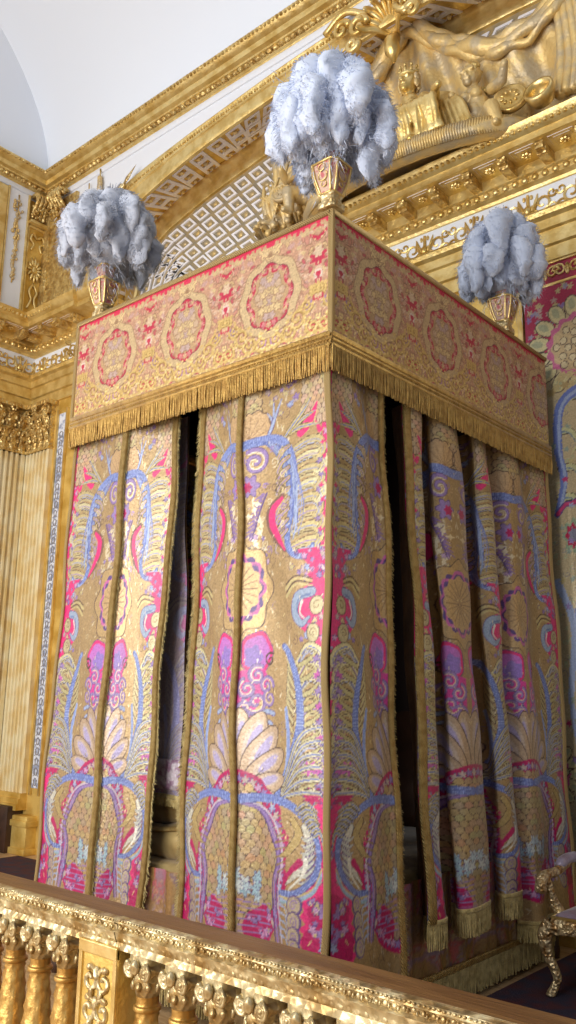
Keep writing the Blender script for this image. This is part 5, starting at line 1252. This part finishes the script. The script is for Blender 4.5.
# palms, laurels and weapons filling the ends of the ledge
mb = MB(); rk = random.Random(21)
for k in range(9):
    x = .0 + k * .05; mb.tube(catmull([RP(-.55, 2.42, 5.80), RP(-.62 + .02 * k, 2.40, 6.1 + .01 * k), RP(-.48 + .035 * k, 2.36, 6.30 - .012 * k)], 5), [.03] * 5 + [.022] * 5 + [.01], 6, True, .5)
obj('palm_branch', mb, M['gold'], rel); mb = MB()
for k in range(34):
    t = k / 33; x = -2.72 + 1.0 * t; z = 5.73 + .12 * math.sin(t * PI) + rk.uniform(0, .10)
    a = rk.uniform(-1, 1); mb.tube(catmull([RP(x, 2.40, z - .03), RP(x + .06 * a, 2.30, z + .05), RP(x + .12 * a, 2.22, z + .03)], 4), [.02, .03, .036, .04, .04, .034, .028, .02, .008], 6, True, .4)
for k in range(14):
    x = -2.45 + rk.uniform(-.12, .12); mb.tube(catmull([RP(x, 2.36, 5.8), RP(x + rk.uniform(-.1, .1), 2.28, 6.0), RP(x + rk.uniform(-.2, .2), 2.24, 6.12 + rk.uniform(0, .15))], 4), [.03, .032, .034, .034, .034, .03, .026, .02, .01], 6)
for k in range(20): mb.ell(RP(rk.uniform(-2.6, -1.8), 2.3 + rk.uniform(-.06, .06), 5.74 + rk.uniform(0, .2)), rk.uniform(.025, .05), 8, 6)
mb.tube([RP(-2.5, 2.25, 5.75), RP(-2.22, 2.18, 6.35)], .014, 6); mb.tube([RP(-1.75, 2.25, 5.75), RP(-2.1, 2.2, 6.3)], .014, 6)
obj('laurel_heap', mb, M['gold_dusty'], rel)
shield(-2.32, 2.20, 6.05, .10, M['gold_dusty'], 'shield')
# foliage sprouting on the shoulder of the arch, and two carved drops on the white spandrel
g = thing('spandrel_foliage', 'gilded acanthus spray with a spear tip on the left shoulder of the arch', 'carving', (-4.7, FY - .012, 6.95))
mb = MB()
for k in range(16):
    t = k / 15; bx = -.25 + .42 * t; bz = -.20 + .18 * t ** .7
    for sg in (-1, 1):
        mb.tube(catmull([(bx, 0, bz), (bx + .01, -.05, bz + .05 * sg), (bx - .04, -.06, bz + .075 * max(sg, -.4))], 4), [.018, .024, .028, .03, .028, .024, .018, .012, .005], 6, True, .5)
mb.tube(catmull([(-.25, -.02, -.2), (-.05, -.06, -.08), (.16, -.06, -.02), (.28, -.07, .03)], 6), [.03] * 15 + [.02, .012, .008, .004], 7)
obj('leaves', mb, M['gold_pale'], g)
mb = MB(); mb.tube([(.22, -.07, .0), (.29, -.075, .05), (.44, -.08, .15)], [.012, .035, .003], 6, True, .4); obj('spear_tip', mb, M['gold_pale'], g)
for lab, x, h in (('slim gilded drop carving on the white spandrel, nearer the corner bracket', -5.18, .42), ('slim gilded drop carving on the white spandrel, nearer the arch foliage', -4.98, .52)):
    g = thing('drop_carving', lab, 'carving', (x, FY - .02, 6.75)); mb = MB()
    for k in range(16):
        t = k / 15; w = .05 * math.sin(PI * (t * .85 + .1)); mb.ell((rk.uniform(-w, w) * .6, -.02, h * t), (.03 + w * .3, .03, .035), 7, 5)
    obj('leaves', mb, M['gold_dusty'], g)
    mb = MB(); mb.tube([(0, -.012, h), (0, -.02, h + .12)], .008, 6); obj('ribbon', mb, M['gold_bright'], g)
# ------------------------------------------------------------------ balustrade
bal = thing('balustrade', 'gilded balustrade with carved handrail and scale-patterned balusters in front of the bed', 'balustrade', (0, -1.37, 0))
JX = .385
def B_(x, y, z): return (x, y + 1.37, z)
RB, RF, RT = -1.305, -1.435, .91
prof = [(RB, RT), (RF + .028, RT), (RF + .012, RT - .004), (RF + .008, RT - .012), (RF + .018, RT - .016), (RF + .020, RT - .030), (RF + .010, RT - .036), (RF + .014, RT - .05), (RF + .02, RT - .062), (RF + .014, RT - .078), (RB - .01, RT - .072), (RB, RT - .06)]
for x0, x1, dz in ((-2.6, JX - .0015, 0), (JX + .0015, 2.35, .002)):
    mb = MB(); vs = [(x, y + 1.37, z + dz) for x in (x0, x1) for y, z in prof]; k = len(prof)
    mb.add(vs, [(i, (i + 1) % k, k + (i + 1) % k, k + i) for i in range(k)] + [tuple(range(k)), tuple(range(k, 2 * k))])
    r = sobj('handrail', mb, M['wood'], bal, 30)
    ft = [(RF + .031, RT + .0005), (RF + .012, RT - .003), (RF + .005, RT - .012), (RF + .016, RT - .017), (RF + .018, RT - .030), (RF + .007, RT - .036), (RF + .011, RT - .05), (RF + .017, RT - .063), (RF + .011, RT - .079)]
    mb = MB(); q = ft + [(y + .012, z) for y, z in ft[::-1]]
    q = ft; vs = [(x, y + 1.37, z + dz) for x in (x0, x1) for y, z in q]; k = len(q)
    mb.add(vs, [(i, i + 1, k + i + 1, k + i) for i in range(k - 1)]); fr = sobj('carved_moulding', mb, M['gold_pale'], r, 30)
    mb = MB(); x = x0 + .012
    while x < x1 - .01:
        mb.ell(B_(x, RF + .017, RT - .023 + dz), (.0068, .006, .0066), 8, 6)
        mb.ell(B_(x + .0115, RF + .012, RT - .0245 + dz), (.0025, .005, .006), 5, 4)
        mb.ell(B_(x, RF + .016, RT - .051 + dz), (.0088, .006, .011), 7, 5); mb.ell(B_(x + .0115, RF + .018, RT - .054 + dz), (.0035, .005, .009), 5, 4)
        mb.ell(B_(x + .006, RF + .008, RT - .006 + dz), (.005, .004, .0035), 5, 4); mb.ell(B_(x + .0175, RF + .008, RT - .006 + dz), (.005, .004, .0035), 5, 4)
        x += .023
    obj('bead_and_leaf', mb, M['gold_pale'], fr)
mb = MB(); mb.box(-2.6, 2.35, -1.425 + 1.37, -1.315 + 1.37, 0, .09, .008); mb.box(-2.6, 2.35, -1.44 + 1.37, -1.30 + 1.37, 0, .035, .005); obj('plinth', mb, M['gold_flat'], bal)
# pedestal with a carved foliage panel
mb = MB(); mb.box(.236, .405, -1.425 + 1.37, -1.315 + 1.37, .09, RT - .072, .004); ped = obj('pedestal', mb, M['gold_flat'], bal, False)
mb = MB()
for a in ((.236, .252), (.389, .405)): mb.box(a[0], a[1], -1.432 + 1.37, -1.42 + 1.37, .09, RT - .075, .003)
mb.box(.236, .405, -1.434 + 1.37, -1.42 + 1.37, RT - .105, RT - .072, .003); obj('panel_frame', mb, M['gold_bright'], ped, False)
mb = MB(); rk = random.Random(9)
for k in range(9):
    z = .14 + k * .075
    for sg in (-1, 1):
        pts = []
        for i in range(15):
            t = i / 14; th = sg * t * 2.4 * PI + (PI / 2); rr_ = .034 * (1 - .8 * t); pts.append((.3205 + sg * .03 + rr_ * math.cos(th), -1.427 + 1.37, z + rr_ * math.sin(th)))
        mb.tube(pts, .0075, 5)
        mb.ell((.3205 + sg * .035, -1.428 + 1.37, z + .03), (.014, .008, .01), 6, 4); mb.ell((.3205 + sg * .02, -1.43 + 1.37, z - .03), (.01, .008, .016), 6, 4)
    mb.ell((.3205, -1.43 + 1.37, z + .02), (.012, .01, .02), 7, 5)
obj('foliage_panel', mb, M['gold_pale'], ped)
proto = None
def baluster(x):
    b = MB()
    prf = [(.030, .09), (.046, .095), (.046, .115), (.034, .13), (.03, .15), (.040, .17), (.058, .22), (.069, .29), (.071, .35), (.067, .41), (.056, .47), (.045, .53), (.037, .59), (.032, .65), (.030, .685), (.037, .69), (.037, .70), (.031, .705), (.031, .725)]
    P_ = catmull([(r_, z, 0) for r_, z in prf], 4)
    sc = lambda th, z: (.0055 * max(0, math.cos(7 * th + (PI if int(z / .028) % 2 else 0))) * (1 - (z / .028) % 1) if .17 < z < .685 else 0)
    b.lathe([(p[0], p[1]) for p in P_], (0, 0, 0), 42, sc)
    return b
bxs = [-1.14, -1.0, -.86, -.725, -.585, -.448, -.31, -.171, -.034, .105, .468, .61, .748, .884, 1.03, 1.17, 1.31, 1.45]
me0 = {}
for i, x in enumerate(bxs):
    if i == 0:
        o = sobj('baluster', baluster(x), M['baluster'], bal, 60); o.location = (x, 0, 0)
        c = MB()
        c.box(-.036, .036, -.04, .04, .80, .838, .005); c.lathe([(.031, .725), (.037, .745), (.039, .765), (.034, .80)], (0, 0, 0), 20)
        for k in range(9): a = k * 2 * PI / 9; c.ell((.038 * math.cos(a), .038 * math.sin(a), .752), (.010, .010, .014), 6, 4)
        cap = obj('capital', c, M['gold_pale'], o)
        v = MB()
        for sx in (-1, 1):
            for sy in (-1, 1):
                pts = []
                for q_ in range(21):
                    t = q_ / 20; th = PI / 2 + sx * -t * 2.5 * 2 * PI * .9; rr_ = .021 * (1 - .82 * t); pts.append((sx * .031 + rr_ * math.cos(th), sy * .041, .79 + rr_ * math.sin(th)))
                v.tube(pts, .006, 6)
                v.ell((sx * .031, sy * .041, .79), (.007, .008, .007), 7, 5)
            v.tube([(sx * .031, -.04, .79), (sx * .031, .04, .79)], .016, 10)
        v.ell((0, -.05, .80), (.016, .01, .02), 8, 6)
        vol = obj('volutes', v, M['gold_pale'], o); first = (o, cap, vol)
    else:
        o = first[0].copy(); COL.objects.link(o); o.parent = bal; o.location = (x, 0, 0)
        for ch in first[1:]:
            d = ch.copy(); COL.objects.link(d); d.parent = o
# ------------------------------------------------------------------ armchair by the bed
ch = thing('armchair', 'gilded carved armchair with lilac silk seat beside the bed curtain', 'armchair', (.545, 1.90, .015))
M['chair_gold'] = mat('worn_silver_gilding', (222, 202, 158), .38, .7, .8, 55, kind='carve', rgb2=(150, 110, 60), vscale=22)
W2, D2 = .30, .29
def leg(sx, sy):
    m = MB(); x, y = sx * W2, sy * D2; kx = sx * .02
    fy = -1 if sy < 0 else 1
    pts = catmull([(x + kx * .5, y, .36), (x + kx * 2, y + fy * .012, .29), (x + kx * 1.6, y + fy * .006, .20), (x - kx * .4, y - fy * .006, .10), (x + kx * .3, y, .045), (x + kx * 1.1, y + fy * .012, .012)], 6)
    n_ = len(pts); rad = list(np.interp(np.linspace(0, 1, n_), [0, .18, .4, .7, .85, 1], [.042, .040, .028, .020, .022, .024]))
    m.tube(pts, rad, 12)
    for k in range(7): m.ell((x + kx * 1.6, y - .03 if sy < 0 else y + .03, .33 - .022 * k), (.020 - .0018 * k, .012, .012), 7, 5)
    m.ell((x + kx * 1.1, y + fy * .014, .012), (.026, .028, .013), 10, 6)
    return m
for sx in (-1, 1):
    for sy in (-1, 1): obj('leg', leg(sx, sy), M['chair_gold'], ch)
mb = MB(); rk = random.Random(14)
def apron(p0, p1, out):
    p0 = Vector(p0); p1 = Vector(p1); nn = 24; vs = []
    for i in range(nn + 1):
        t = i / nn; p = p0.lerp(p1, t); dz = .035 * (1 - abs(2 * t - 1)) ** .5; dz2 = .045 - .03 * math.sin(PI * t) + .022 * math.exp(-((t - .5) / .09) ** 2)
        for o_, z in ((0, .385), (.022, .375), (.022, .33 - dz2 * .6), (0, .33 - dz2 * .6)): vs.append((p.x + out[0] * o_, p.y + out[1] * o_, z))
    mb.add(vs, [(i * 4 + j, i * 4 + (j + 1) % 4, i * 4 + 4 + (j + 1) % 4, i * 4 + 4 + j) for i in range(nn) for j in range(4)])
    for k in range(34):
        t = rk.uniform(.03, .97); p = p0.lerp(p1, t); mb.ell((p.x + out[0] * .024, p.y + out[1] * .024, rk.uniform(.315, .375)), (rk.uniform(.008, .018), rk.uniform(.008, .014), rk.uniform(.006, .012)), 6, 4)
apron((-W2, -D2, 0), (W2, -D2, 0), (0, -1)); apron((W2, D2, 0), (-W2, D2, 0), (0, 1)); apron((-W2, D2, 0), (-W2, -D2, 0), (-1, 0)); apron((W2, -D2, 0), (W2, D2, 0), (1, 0))
obj('seat_rail', mb, M['chair_gold'], ch)
mb = MB()
def cush(a, b):
    x = (2 * a - 1); y = (2 * b - 1); r_ = max(abs(x), abs(y)); return (x * (W2 + .005), y * (D2 + .005), .378 + .055 * (1 - r_ ** 4) ** .6)
mb.grid(cush, 25, 25); seat = obj('seat_cushion', mb, M['seat'], ch)
mb = MB(); mb.tube([(-W2, -D2, .385), (W2, -D2, .385), (W2, D2, .385), (-W2, D2, .385), (-W2, -D2, .385)], .010, 6); obj('nailed_edging', mb, M['gold_bright'], seat)
for sx in (-1, 1):
    m = MB(); x = sx * (W2 - .005)
    P_ = catmull([(x, D2 - .02, .62), (x + sx * .03, .08, .635), (x + sx * .045, -.12, .59), (x + sx * .05, -.25, .585), (x + sx * .05, -.305, .565), (x + sx * .05, -.315, .53), (x + sx * .05, -.285, .515)], 6)
    m.tube(P_, list(np.interp(np.linspace(0, 1, len(P_)), [0, .4, .75, .9, 1], [.022, .026, .03, .028, .02])), 10)
    arm = obj('arm', m, M['chair_gold'], ch)
    m = MB(); P_ = catmull([(x + sx * .048, -.255, .57), (x + sx * .035, -.23, .50), (x + sx * .03, -.20, .44), (x, -.17, .37)], 6)
    m.tube(P_, list(np.interp(np.linspace(0, 1, len(P_)), [0, .4, 1], [.024, .02, .032])), 10); obj('arm_support', m, M['chair_gold'], arm)
    m = MB(); m.tube(catmull([(x + sx * .02, .12, .645), (x + sx * .036, 0, .64), (x + sx * .045, -.10, .615)], 5), [.01, .026, .03, .03, .03, .03, .03, .03, .03, .026, .01][:11], 10); obj('arm_pad', m, M['seat'], arm)
mb = MB(); P_ = catmull([(-W2 + .02, D2 + .0, .38), (-W2 - .01, D2 + .04, .62), (-W2 + .03, D2 + .085, .88), (-.12, D2 + .10, .98), (0, D2 + .105, 1.02), (.12, D2 + .10, .98), (W2 - .03, D2 + .085, .88), (W2 + .01, D2 + .04, .62), (W2 - .02, D2, .38)], 7)
mb.tube(P_, .026, 10); mb.tube([(-W2 + .01, D2 + .02, .50), (W2 - .01, D2 + .02, .50)], .022, 8)
for k in range(9): a = -1 + k * .25; mb.ell((.10 * math.sin(a), D2 + .09, .985 + .055 * math.cos(a)), (.026, .018, .022), 7, 5)
bf = obj('back_frame', mb, M['chair_gold'], ch)
mb = MB(); mb.grid(lambda a, b: ((2 * a - 1) * (W2 - .01 - .03 * b), D2 + .02 + .075 * b - .03 * (1 - max(abs(2 * a - 1), abs(2 * b - 1)) ** 3), .51 + .44 * b), 18, 18); obj('back_cushion', mb, M['seat'], bf)
# carpets on the dais
cp_ = tag(obj('carpet', MB().box(-.05 + .02, 2.3, .3, 2.55, .0, .014, .004), M['carpet'], None, False), 'deep red and blue carpet on the floor under the gilded armchair', 'carpet')
c2 = tag(obj('carpet', MB().box(-5.3, -2.35, .2, 1.9, .0, .014, .004), M['carpet'], None, False), 'red and blue carpet on the floor between the bed and the left wall', 'carpet')
fb = thing('firedog', 'small gilded scrolled firedog on the floor by the dark plinth at the left edge', 'firedog', (-5.62, 1.62, 0))
mb = MB(); mb.box(-.10, .10, -.04, .04, 0, .03, .006); mb.tube(catmull([(-.08, 0, .03), (-.09, 0, .12), (-.02, 0, .16), (.02, 0, .1), (.08, 0, .05)], 6), .026, 9); mb.ell((-.05, 0, .17), (.035, .03, .04), 10, 8); obj('scroll', mb, M['gold_bright'], fb)

# ------------------------------------------------------------------ light, camera, finish
SC = 1.12
w = bpy.data.worlds.new('World'); bpy.context.scene.world = w; w.use_nodes = True
bg = w.node_tree.nodes['Background']; bg.inputs['Color'].default_value = (*lin(226, 232, 244), 1); bg.inputs['Strength'].default_value = WORLD
def window(nm, loc, rot, sx, sy, e, col=(255, 252, 248)):
    l = bpy.data.lights.new(nm, 'AREA'); l.shape = 'RECTANGLE'; l.size = sx * SC; l.size_y = sy * SC; l.energy = e; l.color = lin(*col)
    o = bpy.data.objects.new(nm, l); COL.objects.link(o); o.location = loc; o.rotation_euler = rot; return o
for i, x in enumerate((-4.4, -1.7, 1.0)):
    window('window_light', (x, -7.6, 3.1), (PI / 2, 0, 0), 1.7, 4.6, KEY)
cam = bpy.data.cameras.new('Camera'); co = bpy.data.objects.new('Camera', cam); COL.objects.link(co)
Rr = Vector((0.7548457603508808, 0.655720643834744, 0.015437465117348387)); Uu = Vector((0.130744614831963, -0.17348975234857197, 0.976118410605226)); Ff = Vector((-0.6427392346611044, 0.7348004784150456, 0.21668994704018424))
mw = Matrix((Rr, Uu, -Ff)).transposed().to_4x4(); mw.translation = Vector((2.3948486250363397, -3.0340736778283794, 1.4944393328847472)); co.matrix_world = mw
cam.sensor_fit = 'VERTICAL'; cam.sensor_height = 36; cam.lens = 857.134 / 1024 * 36; cam.clip_end = 100
bpy.context.scene.camera = co
bpy.context.view_layer.update()
for o in list(bpy.context.scene.objects):
    if o.parent is None:
        o.location = o.location * SC
        if o.type not in ('CAMERA', 'LIGHT'): o.scale = (SC, SC, SC)
sc_ = bpy.context.scene
sc_.view_settings.view_transform = 'Standard'; sc_.view_settings.look = 'None'; sc_.view_settings.gamma = 1; sc_.view_settings.use_curve_mapping = False
sc_.view_settings.exposure = EXPO
sc_.cycles.use_denoising = True
sc_.cycles.max_bounces = 8; sc_.cycles.sample_clamp_indirect = 6
